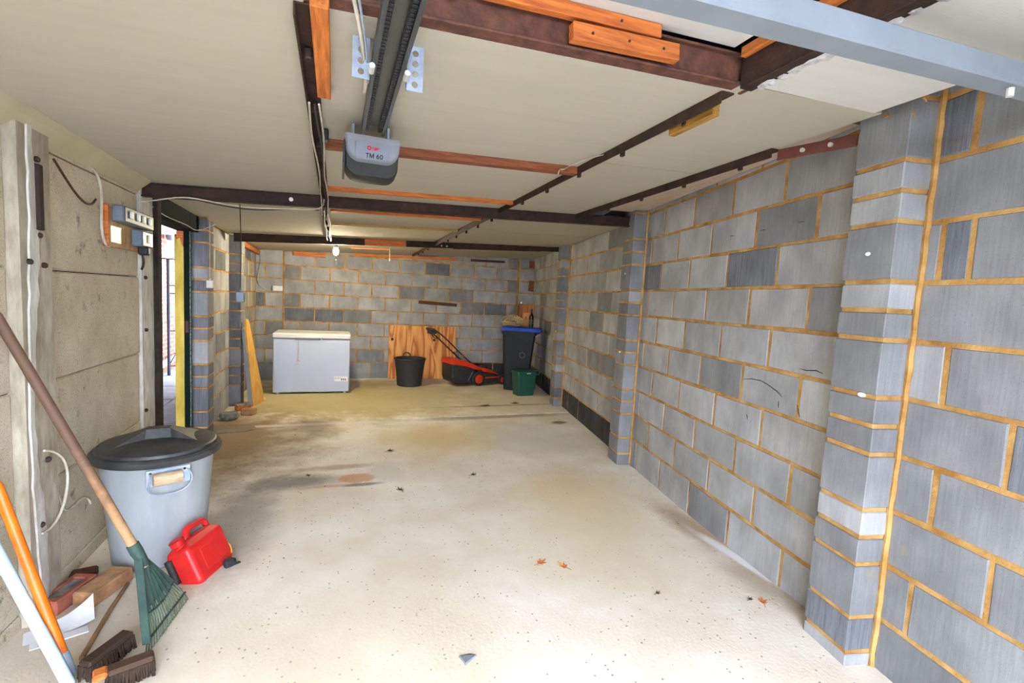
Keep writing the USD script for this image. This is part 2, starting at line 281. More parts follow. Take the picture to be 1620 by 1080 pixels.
# floor concrete with its stains, laid out in metres
def floor_mat():
    nd = {'g': ('geometry', {}), 'n': ('noise_texture', {'scale': 1.6, 'detail': 7.0, 'roughness': .62}), 'r': ('map_range', {'from_min': .34, 'from_max': .66, 'clamp': True}),
          'x': ('mix_color', {'a': srgb(226, 212, 190), 'b': srgb(246, 239, 228)}),
          'vo': ('voronoi_texture', {'scale': 46.0, 'randomness': 1.0}), 'vc': ('separate_color', {}), 'vth': ('math', {'math_type': 'greater_than', 'value2': .87}),
          'vd': ('math', {'math_type': 'less_than', 'value2': .22}), 'vm': ('math', {'math_type': 'multiply'}), 'vf': ('math', {'math_type': 'multiply', 'value2': .8}),
          'vx': ('mix_color', {'b': srgb(140, 136, 132)}), 'wob': ('noise_texture', {'scale': 2.6, 'detail': 6.0, 'roughness': .7}), 'wobs': ('math', {'math_type': 'multiply_add', 'value2': 1.7, 'value3': -.85}),
          'fine': ('noise_texture', {'scale': 75.0, 'detail': 4.0}), 'b': ('bump', {'strength': .35, 'distance': .004}), 'p': ('principled_bsdf', {'roughness': .82, 'specular_ior_level': .3})}
    lk = [('g.position', 'n.vector'), ('n.fac', 'r.value'), ('r.result', 'x.fac'), ('g.position', 'vo.vector'), ('vo.color', 'vc.color'), ('vc.r', 'vth.value1'), ('vo.distance', 'vd.value1'),
          ('vth.value', 'vm.value1'), ('vd.value', 'vm.value2'), ('vm.value', 'vf.value1'), ('vf.value', 'vx.fac'), ('x.result', 'vx.a'), ('g.position', 'wob.vector'), ('wob.fac', 'wobs.value1'),
          ('g.position', 'fine.vector'), ('fine.fac', 'b.height'), ('b.normal', 'p.normal')]
    out = 'vx.result'
    # (x, y, rx, ry, colour, strength, softness)
    for i, (x, y, rx, ry, c, k, so) in enumerate([
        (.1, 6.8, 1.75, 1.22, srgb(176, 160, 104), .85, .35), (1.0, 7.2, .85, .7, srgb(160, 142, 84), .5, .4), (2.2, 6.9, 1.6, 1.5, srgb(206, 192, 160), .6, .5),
        (-1.0, 4.9, .75, 1.1, srgb(128, 98, 58), .85, .6), (-.52, 3.2, .17, .55, srgb(104, 94, 84), .6, .7), (-.3, 3.75, .34, .13, srgb(112, 104, 102), .75, .7),
        (.02, 3.62, .22, .03, srgb(190, 138, 110), .5, .5), (.18, 3.74, .15, .10, srgb(206, 146, 100), .75, .2), (.2, 3.60, .14, .03, srgb(110, 110, 112), .7, .4), (.05, 4.02, .25, .06, srgb(170, 130, 108), .6, .6),
        (.42, 3.85, .14, .22, srgb(216, 209, 200), .6, .25), (1.1, 4.7, .55, .45, srgb(222, 196, 140), .7, .6), (1.75, 3.0, .45, .5, srgb(222, 194, 140), .6, .6),
        (2.25, 2.35, .12, .42, srgb(168, 136, 96), .75, .6), (2.15, 1.75, .12, .35, srgb(150, 122, 90), .6, .7), (2.22, 1.93, .045, .40, srgb(240, 240, 242), .85, .4),
        (1.45, 2.4, .5, .6, srgb(238, 222, 190), .5, .8), (2.0, 4.6, .5, .5, srgb(206, 204, 196), .6, .7), (.3, 5.44, 1.3, .045, srgb(236, 228, 214), .7, .5), (1.9, 5.45, .9, .07, srgb(120, 102, 82), .6, .7),
        (2.2, 6.05, 1.0, .04, srgb(110, 94, 76), .5, .6), (-.2, 5.3, .22, .35, srgb(120, 108, 92), .6, .8), (2.6, 5.06, .09, .06, srgb(96, 74, 66), .8, .5),
        (1.96, 6.06, .07, .05, srgb(84, 66, 42), .9, .4), (2.44, 6.16, .06, .04, srgb(84, 66, 42), .9, .4), (.6, 7.9, .7, .4, srgb(130, 118, 92), .5, .6),
        (-.95, 2.2, .35, .7, srgb(176, 160, 136), .6, .7), (.2, 1.75, .5, .5, srgb(226, 206, 172), .4, .8)]):
        a = f's{i}'
        nd[a + 'm'] = ('mapping', {'mapping_type': 'texture', 'location': (x, y, 0), 'scale': (rx, ry, 1e3)})
        nd[a + 'l'] = ('vector_math', {'math_type': 'length'}); nd[a + 'a'] = ('math', {'math_type': 'add'})
        nd[a + 'r'] = ('map_range', {'from_min': 1.0 + so, 'from_max': 1.0 - so, 'to_min': 0., 'to_max': k, 'clamp': True, 'range_type': 'smoothstep'})
        nd[a + 'x'] = ('mix_color', {'b': c})
        lk += [('g.position', a + 'm.vector'), (a + 'm.vector', a + 'l.vector1'), (a + 'l.value', a + 'a.value1'), ('wobs.value', a + 'a.value2'), (a + 'a.value', a + 'r.value'), (a + 'r.result', a + 'x.fac'), (out, a + 'x.a')]
        out = a + 'x.result'
    lk.append((out, 'p.base_color'))
    return mat('floor_concrete', nd, lk)
floor_m = floor_mat()
paving_m = simple('paving', srgb(132, 134, 138), .85, c2=srgb(110, 112, 118), scale=3.0, bump=.2, vary=.06)
drive_m = simple('driveway', srgb(110, 110, 112), .9, c2=srgb(92, 92, 96), scale=2.0)
house_m = mat('house_brick', {'g': ('geometry', {}), 's': ('separate_xyz', {}), 'c': ('combine_xyz', {}), 'b': ('brick_texture', {'color1': srgb(134, 72, 56), 'color2': srgb(106, 56, 46), 'mortar': srgb(150, 136, 120), 'scale': 1.0, 'brick_width': .225, 'row_height': .075, 'mortar_size': .010, 'mortar_smooth': .2, 'bias': -.1}),
    'p': ('principled_bsdf', {'roughness': .9})}, [('g.position', 's.vector'), ('s.y', 'c.x'), ('s.z', 'c.y'), ('c.vector', 'b.vector'), ('b.color', 'p.base_color')])

# ---------------------------------------------------------------- the room's measures
A0, RD, RN = np.array([1.77768, -.36341]), np.array([.200289, .979737]), np.array([-.979737, .200289])
YB = 8.41
YF = -.9   # the open garage door
def rw(s, off=0., z=0.): return np.array([*(A0 + RD * s + RN * off), z])
def wall_x(y): return A0[0] + RD[0] / RD[1] * (y - A0[1])
def zf(y): return float(np.interp(y, [1.5, 2.6, 5, 8.7], [-.005, -.045, -.06, -.085]))
def zc(x, y=3.0): return 2.10 + .05 * x - .008 * y
U3 = lambda v: np.array([v[0], v[1], 0.])
BZ = lambda k: .2 + .225 * k

# ---------------------------------------------------------------- floor
FL = Thing('floor', 'worn pale concrete garage floor with stains', None, kind='structure')
def slab(y0, y1, x0, x1, dz=0.0, ny=30, nx=22):
    ys, xs = np.linspace(y0, y1, ny), np.linspace(0, 1, nx); V = []
    for y in ys:
        for t in xs: V.append((x0 + (x1 - x0) * t, y, zf(y) + dz))
    V = np.array(V); V[:, 2] += (meshkit.fbm(V * [1.3, 1.3, 1]) - .5) * .006
    Fs = [(i * nx + j, i * nx + j + 1, (i + 1) * nx + j + 1, (i + 1) * nx + j) for i in range(ny - 1) for j in range(nx - 1)]
    # skirt
    b = len(V); ring = [i * nx for i in range(ny)] + [(ny - 1) * nx + j for j in range(1, nx)] + [i * nx + nx - 1 for i in range(ny - 2, -1, -1)] + [j for j in range(nx - 2, 0, -1)]
    V = np.vstack([V, V[ring] - [0, 0, .12]]); m = len(ring)
    Fs += [(ring[k], ring[(k + 1) % m], b + (k + 1) % m, b + k) for k in range(m)]
    return V, np.array(Fs)
FL.part('slab', slab(YF, 5.53, -1.3, 3.9), floor_m, smooth=30)
FL.part('slab', slab(5.545, 8.75, -1.3, 3.9, .004), floor_m, smooth=30)
FL.part('joint_filler', bb(-1.3, 3.9, 5.52, 5.555, -.16, zf(5.54) - .008), simple('joint_filler', (.12, .10, .075), .95))

# ---------------------------------------------------------------- block walls
def block18(o, u, n, w, h, depth=.07, bev=.004):
    """one wall block: front face with a worn bevel; o = front lower corner, u along, n outward"""
    u, n, z = np.array(u, float), np.array(n, float), np.array([0, 0, 1.])
    j = lambda: rng.uniform(-.0034, .0034)
    P = [o + u * (a * w + j()) + z * (c * h + j()) for a, c in ((0, 0), (1, 0), (1, 1), (0, 1))]
    mid = sum(P) / 4; fr = [q + (mid - q) / np.linalg.norm(mid - q) * bev * 1.4 for q in P]
    side = [q - n * bev for q in P]; back = [q - n * depth for q in P]
    V = np.array(fr + side + back); Fs = [(0, 1, 2, 3)]
    for k in range(4):
        k2 = (k + 1) % 4
        Fs += [(k, 4 + k, 4 + k2, k2), (4 + k, 8 + k, 8 + k2, 4 + k2)]
    Fs = np.array(Fs)
    if np.dot(np.cross(u, z), n) < 0: Fs = Fs[:, ::-1]
    return V, Fs
GAP = .018
WTS = [(5, 3, 3, 3)]
def pick(dark=.04):
    return BLK_DARK if rng.random() < dark else BLK[rng.choices(range(4), WTS[0])[0]]
def wall_zone(T, pos, u, n, s0, s1, rows, joints, black=None, dark=.03, top=None):
    """pos(s) gives the wall line; rows: (k, z0, z1); joints(k): where that row's upright joints are"""
    for k, z0, z1 in rows:
        js = [s0] + sorted(j for j in joints(k) if s0 + .03 < j < s1 - .03) + [s1]
        for a, b in zip(js[:-1], js[1:]):
            ga = GAP / 2 if a > s0 else .004; gb = GAP / 2 if b < s1 else .004
            m = BLK_DPC if black and black(k, (a + b) / 2) else pick(dark)
            o = pos(a + ga) + np.array([0, 0, z0 + GAP / 2]) + np.array(n) * rng.uniform(-.0015, .0025)
            T.part('block', block18(o, u, n, b - a - ga - gb, z1 - z0 - GAP), m)
def rows_to(zt, k0=-1):
    out = []
    for k in range(k0, 12):
        z0, z1 = BZ(k), BZ(k + 1)
        if k == -1: z0 = -.10
        if z0 > zt - .04: break
        out.append((k, z0, min(z1, zt)))
    return out
def pilaster(T, corner, u, n, wid, dep, zt, flip=0, dark=.14):
    """corner: wall-line point at the pier's start; u along wall, n out of the wall"""
    for k, z0, z1 in rows_to(zt):
        halves = [(z0, z1)] if (k + flip) % 2 else [(z0, (z0 + z1) / 2), ((z0 + z1) / 2, z1)]
        if z1 - z0 < .16: halves = [(z0, z1)]
        for a, b in halves:
            j = rng.uniform(-.002, .002)
            T.part('pier_block', frame_box(corner + np.array([0, 0, a + GAP / 2]) - np.array(n) * .05 + np.array(u) * j, u, n, (0, 0, 1), wid, dep + .05 + rng.uniform(-.002, .003), b - a - GAP, .004), pick(dark))
    T.part('mortar', frame_box(corner - np.array(n) * .05 + np.array(u) * .006 + [0, 0, -.1], u, n, (0, 0, 1), wid - .012, dep + .05 - .006, zt + .1, .002), mortar)

# right wall: new blockwork, splayed from the old garage
WR = Thing('wall_right', 'grey concrete block wall with sandy mortar joints and piers', None, kind='structure')
ur, nr = U3(RD), U3(RN); ZT = 2.42
PIERS = [(1.535, 1.752), (3.985, 4.205), (6.39, 6.61)]
T_ = [-1.0 if 0 else -.35, *[x for p in PIERS for x in p], 8.95]
seq = lambda a, n=8, d=.45: [a + d * i for i in range(-n, n + 1)]
def jD(k): return seq(-.45, 4) [:4] + {8: [1.411, .96, .5, .05], 6: [1.474, 1.375, .925, .475, .02], 4: [1.404, .954, .5, .05], 2: [1.387, .94, .49, .04], 0: [1.422, .97, .52, .07]}.get(k, [1.155 if k in (5, 7) else 1.186, .737, .287, -.16])
def jC(k): return seq(3.867 if k % 2 else 3.664)
def jB(k): return seq(4.722, 1, .457) + seq(4.722, 6, .457) if k % 2 else seq(4.95, 6, .457)
def jA(k): return seq(6.86 if k % 2 else 7.08)
R_ = rows_to(ZT)
pr = lambda s: rw(s)
WTS[0] = (1, 0, 0, 9)  # near zone mostly dark blocks: its shade is put into the block tone
wall_zone(WR, pr, ur, nr, -.35, 1.53, R_, jD)
WTS[0] = (6, 6, 5, 1)  # paler picks stand in for the brighter light on these zones
wall_zone(WR, pr, ur, nr, 1.757, 3.98, R_, jC)
wall_zone(WR, pr, ur, nr, 4.21, 6.385, R_, jB, black=lambda k, s: k == -1)
wall_zone(WR, pr, ur, nr, 6.615, 8.95, R_, jA, black=lambda k, s: k == -1)
WTS[0] = (2, 0, 0, 7)
for s0, s1 in PIERS: pilaster(WR, rw(s0), ur, nr, s1 - s0, .128, ZT, flip=1)
for a, b in ((-.55, 8.95),): WR.part('mortar', frame_box(rw(a, -.12, -.2), ur, nr, (0, 0, 1), b - a, .12 - .003, ZT + .2, .001), mortar)
# fat pointing down the near side of each pier, and lumps of mortar at the first pier's head
for s0, s1 in PIERS:
    pts = [rw(s0 - .006, .004, z) + nrg.normal(0, .0015, 3) for z in np.arange(-.04, 2.3, .045)]
    WR.part('pointing', tube(pts, [.011 + .003 * rng.random() for _ in pts], 6), mortar, smooth=50)
for dz, ds, do, w_, h_ in ((2.165, .035, .105, .075, .07), (2.19, .12, .11, .06, .05), (2.215, .02, .06, .06, .05)):
    P_ = [rw(1.535 + ds + rng.uniform(-.5, .5) * w_, do + rng.uniform(-.4, .45) * .055, dz + rng.uniform(-.5, .5) * h_) for _ in range(16)]
    WR.part('mortar_lump', hull(P_), mortar, 'rough lump of yellow mortar at the pier head')
SCUFFS = [[(2.502, 1.007), (2.425, 1.024), (2.345, 1.027), (2.277, 1.011), (2.216, .992), (2.175, .97)], [(2.194, .908), (2.195, .925), (2.195, .945)], [(2.764, 1.877), (2.74, 1.878), (2.719, 1.875)], [(2.475, 1.873), (2.45, 1.875), (2.432, 1.871)], [(2.189, 1.876), (2.17, 1.877), (2.146, 1.873)], [(2.076, 1.136), (2.031, 1.134), (1.973, 1.143), (1.931, 1.134)], [(2.067, .954), (2.055, .92), (2.042, .895)], [(2.438, .812), (2.433, .80), (2.429, .784)]]
# scuffs and paint spots on the right wall, as (distance along the wall, height)
for pts in SCUFFS: WR.part('scuff_mark', tube([rw(a, .0030, z) for a, z in pts], [.0008] + [.0020] * (len(pts) - 2) + [.0008], 5), grit_m, 'dark scuff on a block')
for a, z in ((4.10, 1.70), (4.10, .98), (6.48, 1.0), (1.64, 1.66), (1.60, 1.10)):
    q = VF(trimesh.creation.icosphere(1, .014)); WR.part('paint_spot', (q[0] * [.35, 1.2, .7] + rw(a, .128, z), q[1]), paper, 'white spot on the pier')
# back wall
WTS[0] = (6, 1, 4, 2)
WB = Thing('wall_back', 'grey concrete block wall at the far end of the garage', None, kind='structure')
pb = lambda s: np.array([s, YB, 0.])
ub, nb = np.array([1., 0, 0]), np.array([0, -1., 0])
def jBk(k): return [(-.54 if k % 2 == 0 else -.315) + .45 * i for i in range(-3, 11)]
wall_zone(WB, pb, ub, nb, -.775, 3.25, rows_to(2.3), jBk, black=lambda k, s: k == -1 and s > 2.3, dark=.05)
wall_zone(WB, lambda s: np.array([s, YB - .085, 0.]), ub, nb, -1.18, -.785, rows_to(2.2), lambda k: [-1.04] if k % 2 == 0 else [], dark=.02)
wall_zone(WB, lambda s: np.array([s, YB - .06, 0.]), ub, nb, 3.26, 3.58, rows_to(2.3), lambda k: [], dark=.2)
WB.part('mortar', bb(-1.3, 3.75, YB + .003, YB + .12, -.2, 2.42, .001), mortar)
WB.part('mortar', bb(-1.25, -.785, YB - .08, YB + .02, -.2, 2.2, .001), mortar)
WB.part('mortar', bb(3.26, 3.60, YB - .055, YB + .02, -.2, 2.3, .001), mortar)

# rear part of the left wall, blockwork with two piers
WL2 = Thing('wall_left_rear', 'block wall on the left behind the side door with two piers', None, kind='structure')
ul, nl = np.array([0, 1., 0]), np.array([1., 0, 0])
wall_zone(WL2, lambda s: np.array([-1.185, s, 0.]), ul, nl, 5.275, 6.435, rows_to(2.1), lambda k: seq(5.55 if k % 2 else 5.33), black=None, dark=.05)
BLK_OLD = BLK; BLK = [BLK_BULB_LIT, BLK_BULB_LIT, BLK[2], BLK[0]]  # rear bay takes the blocks with bulb light painted in
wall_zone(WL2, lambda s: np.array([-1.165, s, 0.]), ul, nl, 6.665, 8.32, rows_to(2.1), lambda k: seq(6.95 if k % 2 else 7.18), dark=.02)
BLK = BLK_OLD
WTS[0] = (3, 0, 0, 5)
pilaster(WL2, np.array([-1.225, 5.06, 0.]), ul, nl, .21, .125, 2.1, flip=1, dark=.55)
pilaster(WL2, np.array([-1.185, 6.44, 0.]), ul, nl, .22, .125, 2.1, flip=0, dark=.5)
WL2.part('mortar', bb(-1.32, -1.19, 5.07, 8.42, -.2, 2.2, .001), mortar)
WL2.part('mortar', bb(-1.2, -1.17, 6.66, 8.42, -.2, 2.2, .001), mortar)

# front part of the left wall: precast posts and panels
WL = Thing('wall_left', 'old precast concrete panel wall with posts, stained beige', None, kind='structure')
XL = -1.17
for y0, y1 in ((YF, -.93), (-.67, .72), (.98, 2.36), (2.60, 3.64)):
    for z0, z1 in ((-.1, .020), (.024, .484), (.488, .933), (.937, 1.42), (1.424, 1.93), (1.934, 2.2)):
        j = rng.uniform(-.004, .004)
        WL.part('panel', bb(XL - .06 + j, XL + j, y0, y1, z0, z1, .007), panel_m)
WL.part('backing', bb(XL - .14, XL - .055, YF, 3.86, -.2, 2.42, .002), jamb_m)
for y0, y1 in ((-.93, -.67), (.72, .98), (2.36, 2.60)):
    WL.part('post', bb(XL - .08, XL + .035, y0, y1, -.12, 2.05, .012), post_m)
    zs = np.arange(-.06, 2.02, .06); V = []
    for z in zs:
        w0 = .045 + .020 * math.sin(3.1 * z + y0) + rng.uniform(-.006, .006); wd = .055 + .018 * math.sin(5.3 * z) + rng.uniform(-.007, .007)
        V += [(XL + .030, y0 + w0, z), (XL + .041, y0 + w0 + .006, z), (XL + .041, y0 + w0 + wd - .006, z), (XL + .030, y0 + w0 + wd, z)]
    Fq = [(4 * i + k, 4 * i + k + 1, 4 * i + k + 5, 4 * i + k + 4) for i in range(len(zs) - 1) for k in range(3)]
    WL.part('white_strip', (np.array(V), np.array(Fq)[:, ::-1]), white_stripe, 'strip of old white paint on the concrete post')
WL.part('post', bb(XL - .08, XL + .012, 3.645, 3.87, -.12, 2.05, .008), white_stripe, 'white painted post beside the door opening')
for z, y in ((1.45, 2.42), (1.44, 2.52), (.62, 2.50), (.36, 2.44), (1.86, 2.49), (1.56, 2.49), (1.42, 3.70), (1.08, 3.70), (.55, 3.68)):
    WL.part('bolt', move(cbox(.02, .022, .022, .006), (XL + (.04 if y < 3 else .018), y, z)), steel, 'rusty bolt stub')
WL.part('bracket', bb(XL + .03, XL + .055, 2.47, 2.50, 1.58, 1.84, .003), jamb_m, 'dark strap down the post')
# roots hanging on the panels
for pts in ([(XL + .06, 2.43, .68), (XL + .07, 2.55, .60), (XL + .06, 2.60, .48), (XL + .06, 2.53, .36), (XL + .05, 2.42, .33)], [(XL + .02, 2.66, 1.90), (XL + .02, 2.82, 1.80), (XL + .02, 2.95, 1.76), (XL + .015, 3.05, 1.80)], [(XL + .01, 2.64, .40), (XL + .012, 2.75, .30), (XL + .01, 2.86, .30), (XL + .01, 2.93, .24)]):
    WL.part('root', tube(spline(pts, 14), .0055, 6), cable_w if pts[0][2] < 1 else timber_dk, smooth=60)

# side door opening
D1 = Thing('door_1', 'side doorway with dark frame and weathered yellow door edge', None, kind='structure')
D1.part('jamb', bb(-1.28, -1.135, 3.875, 3.955, -.1, 1.96, .006), jamb_m)
D1.part('header', bb(-1.34, -1.17, 3.955, 5.06, 1.86, 2.02, .006), dark_paint)
D1.part('header_board', bb(-1.62, -1.34, 3.955, 5.03, 1.90, 1.98, .006), jamb_m)
D1.part('frame_post', bb(-1.272, -1.227, 5.0, 5.06, -.1, 1.88, .004), dark_paint)
D1.part('frame_bead', bb(-1.229, -1.222, 4.995, 5.03, -.1, 1.86, .002), simple('flaking_bead', srgb(150, 160, 146), .8, c2=srgb(40, 56, 48), scale=40.0))
yp = [(-1.345, -.1), (-1.276, -.1), (-1.276, 1.72), (-1.290, 1.735), (-1.305, 1.80), (-1.33, 1.78), (-1.345, 1.83)]
D1.part('door_edge', basis(prism(yp, .05), (0, 5.06, 0), (1, 0, 0), (0, 0, 1), (0, -1, 0)), post_yellow, 'yellow weathered edge of the open door')
D1.part('broken_top', bb(-1.335, -1.28, 5.02, 5.05, 1.73, 1.86, .004), timber_or, 'splintered orange wood at the head of the door edge')
D1.part('keep', bb(-1.262, -1.235, 4.985, 5.0, .95, 1.06, .003), steel, 'dark metal lock keep')
D1.part('threshold', bb(-1.5, -1.10, 3.955, 5.06, -.14, -.045, .008), stone_m)
D1.part('latch_pin', tube([(-1.16, 3.90, 1.56), (-1.06, 3.955, 1.56)], .004, 6), steel)

# ---------------------------------------------------------------- ceiling boards
CE = Thing('ceiling', 'cream fibreboard ceiling panels over rusty steel', None, kind='structure')
def board(x0, x1, y0, y1, mat_=board_m, dz=0.0, th=.012, name='board'):
    P = [(x0, y0), (x1, y0), (x1, y1), (x0, y1)]; V = []
    for t in (0, th): V += [(x, y, zc(x, y) + dz + t) for x, y in P]
    return CE.part(name, hull(V), mat_)
XA, XS1, XS2, XS3 = -1.17, -.085, 1.245, 1.945
for y0, y1 in ((YF, .05), (.055, 2.352), (2.358, 3.66)): board(XA, XS1, y0, y1, dz=-.003 if y1 < 2.4 else .003)
for y0, y1 in ((3.70, 4.95), (4.96, 6.20), (6.26, 8.40)): board(XA, XS1, y0, y1, dz=rng.uniform(-.002, .002))
for y0, y1 in ((1.31, 2.36), (2.365, 3.335), (3.34, 3.66), (3.70, 4.10), (4.105, 4.95), (4.955, 6.20), (6.26, 7.4), (7.405, 8.40)): board(XS1 + .002, XS2, y0, y1, dz=rng.uniform(-.002, .002))
for y0, y1 in ((1.262, 2.216), (2.226, 3.66)): board(XS2 + .002, XS3, y0, y1)
# right-hand bays beyond the second beam run out to the skewed wall
def board_poly(pts, mat_=board_m, dz=0., th=.012, name='board', z=None):
    V = [(x, y, (zc(x, y) if z is None else z) + dz + t) for t in (0, th) for x, y in pts]
    return CE.part(name, hull(V), mat_)
board_poly([(XS2, 3.70), (wall_x(3.9) - .02, 3.70), (wall_x(4.9) - .02, 4.95), (XS2, 4.95)])
board_poly([(XS2, 4.956), (wall_x(4.95) - .02, 4.956), (wall_x(6.2) - .02, 6.20), (XS2, 6.20)])
board_poly([(XS2, 6.26), (wall_x(6.3) - .02, 6.26), (wall_x(8.4) - .02, 8.32), (XS2, 8.32)])
# pale wedge between the third steel and the right wall
board_poly([(XS3 + .01, 1.48), (wall_x(1.5) - .01, 1.48), (wall_x(3.66) - .01, 3.66), (XS3 + .01, 3.66)], board_pale, dz=.055, name='wedge_board')
# near bay: higher white board, and the hanging one with a torn edge
NW = [(-.10, 1.262), (1.20, 1.262), (1.20, YF), (-.10, YF)]
board_poly(NW, board_white, dz=.108)
hb = [(1.285, 1.225), (1.86, 1.235), (1.86, .50), (1.285, .50)]
board_poly(hb, board_white, dz=-.018, th=.022, name='hanging_board')
board_poly([(1.285, .495), (2.02, .495), (1.55, YF), (1.285, YF)], board_m, dz=.03, name='board')
board_poly([(1.88, 1.45), (wall_x(1.45) - .01, 1.45), (wall_x(.5) - .01, .5), (1.88, .5)], board_pale, dz=.06, name='wedge_board')
pts = [(1.282 + rng.uniform(-.006, .006), y, zc(1.282, y) - .008 + rng.uniform(-.006, .006)) for y in np.arange(.50, 1.23, .02)]
CE.part('torn_edge', tube(pts, [.014 + .010 * rng.random() for _ in pts], 6), board_edge, 'ragged torn white edge of the hanging board', smooth=40)
# fillet between ceiling and precast wall
fil = []
for y in (YF, 3.62): fil += [(-1.168, y, 1.945), (-1.085, y, zc(-1.085, y) + .002), (-1.168, y, zc(-1.1, y) + .004)]
CE.part('fillet', hull(fil), simple('fillet_cream', srgb(196, 186, 154), .9, c2=srgb(182, 172, 140), scale=4.0))
RF = Thing('roof', 'unseen dark roof sheeting added above the ceiling boards to keep sky light out', None, kind='structure')
RF.part('sheet', bb(-1.6, 4.0, YF - .05, 8.6, 2.44, 2.47, .002), roof_m)  # opaque sheet out of view, added against sky light leaking in
WF = Thing('wall_front', 'unseen front wall added with a door gap sized to shade the near right wall', None, kind='structure')
WF.part('pier', bb(1.08, 2.2, YF - .12, YF, -.1, 2.45, .01), panel_m)  # added pier, widened to keep daylight off the near right wall
WF.part('pier', bb(-1.35, -1.12, YF - .12, YF, -.1, 2.45, .01), panel_m)
WF.part('lintel', bb(-1.12, 1.08, YF - .12, YF, 2.16, 2.45, .01), panel_m)

# ---------------------------------------------------------------- ground outside
DR = Thing('driveway', 'unseen dark driveway added in front of the garage for its daylight bounce', None, kind='structure')
DR.part('slab', bb(-14, 14, -18, YF - .02, -.12, -.03, .002), drive_m)  # unseen ground added for bounce, darkened to dim the ceiling
GP = Thing('side_path', 'light paving slabs of the path outside the side door', None, kind='structure')
for i in range(3):
    for j in range(10):
        x1 = -1.33 - .61 * i; y0 = 2.2 + .92 * j + (.3 if i % 2 else 0)
        GP.part('paving_slab', bb(x1 - .60, x1, y0, y0 + .91, -.16, -.10 + rng.uniform(-.003, .003), .008), paving_m)
GP.part('bed', bb(-3.3, -1.3, 1.5, 12.5, -.25, -.125, .002), stone_m)

# ---------------------------------------------------------------- steelwork
def ybeam(name, label, y, x0, x1, zb0, zb1, h, th=.05, m=steel, group=None):
    """beam across the garage; zb0, zb1: underside at x0, x1"""
    T = Thing(name, label, 'beam', (x0, y, zb0), group=group)
    a, b = np.array([x0, y + th / 2, zb0 + h / 2]), np.array([x1, y + th / 2, zb1 + h / 2])
    T.w('web', bar(a, b, .014, h), m)
    T.w('flange', bar(a + [0, .0, -h / 2 + .004], b + [0, .0, -h / 2 + .004], th, .008), m)
    T.w('flange', bar(a + [0, .0, h / 2 - .004], b + [0, .0, h / 2 - .004], th, .008), m)
    return T
b1 = ybeam('steel_beam', 'rusty steel cross beam nearest the camera, above the door opener rail', 1.262, -.12, 1.30, 2.084, 2.155, .098, .05, steel1)
b1.w('end_plate', bb(1.285, 1.30, 1.255, 1.32, 2.15, 2.26, .002), steel1)
b1.w('stain', bb(.255, .275, 1.2555, 1.263, 2.16, 2.18, .002), screw_m, 'pale bolt head on the rusty beam')
b2 = ybeam('steel_beam', 'dark brown steel cross beam in the middle with white cables clipped along it', 3.66, -1.24, 2.60, 1.925, 2.125, .085)
b3 = ybeam('steel_beam', 'dark brown steel cross beam at the back carrying the lit bulb', 6.21, -1.10, 3.07, 1.905, 2.145, .092)
for x in (1.30, 1.37): b3.w('bolt', tube([(x, 6.205, 2.07), (x, 6.225, 2.07)], .012, 8), screw_m, 'bright bolt head')
b3.w('plate', bar((1.45, 6.20, 2.09), (2.72, 6.20, 2.165), .02, .10), steel)
b2.w('bolt', tube([(-.30, 3.655, 2.015), (-.30, 3.68, 2.015)], .014, 8), screw_m, 'white roundel on the beam')
def purlin(label, x, y0, y1, w=.058, h=.044, m=steel, dz=0., group=None, dx=0.):
    T = Thing('steel_purlin', label, 'purlin', (x, y0, zc(x, y0)), group=group)
    a, b = np.array([x, y0, zc(x, y0) - h / 2 + dz]), np.array([x + dx, y1, zc(x, y1) - h / 2 + dz])
    T.w('angle', cat_(bar(a + [0, 0, h / 2 - .003], b + [0, 0, h / 2 - .003], w, .006), bar(a - [w / 2 - .003, 0, 0], b - [w / 2 - .003, 0, 0], .006, h)), m)
    for i in range(int((y1 - y0) / .42)):
        y = y0 + .2 + .42 * i
        T.w('clip', bb(x - .008, x + .010, y, y + .022, zc(x, y) - h - .004 + dz, zc(x, y) - h * .3 + dz, .003), m)
    return T
purlin('rusty steel angle along the left ceiling joint, in front of the middle beam', XS1, 1.30, 3.66, .046, .036)
purlin('rusty steel angle along the left ceiling joint, between the middle and back beams', XS1, 3.71, 6.21)
purlin('rusty steel angle along the central ceiling joint, in front of the middle beam', XS2, 1.32, 3.66)
purlin('heavier rusty steel angle along the central ceiling joint, between the middle and back beams', XS2, 3.71, 6.21, .09, .06)
purlin('short rusty steel angle along the central ceiling joint behind the back beam', XS2, 6.27, 8.2)
purlin('rusty steel angle along the right ceiling edge above the block wall', XS3, 1.72, 3.66, .062, .046)
T = Thing('steel_strap', 'red oxide steel strap with two pale holes at the first pier head', 'strap', (1.97, 1.40, 2.13))
T.w('strap', bar((1.955, 1.72, 2.155), (2.03, 1.40, 2.145), .008, .05), redox)
for t in (.35, .7): 
    q = np.array([1.955, 1.72, 2.155]) * (1 - t) + np.array([2.03, 1.40, 2.145]) * t
    T.w('hole_plug', tube([q - [.012, 0, 0], q + [0.0, 0, 0]], .010, 10), screw_m, 'pale hole in the strap')
T = Thing('steel_purlin', 'dark steel channel running toward the garage door from the end of the near beam', 'purlin', (1.245, .2, 2.2))
T.w('web', bb(1.235, 1.25, YF, 1.26, 2.14, 2.27, .002), steel)
T.w('flange', bb(1.235, 1.285, YF, 1.26, 2.135, 2.145, .002), steel)

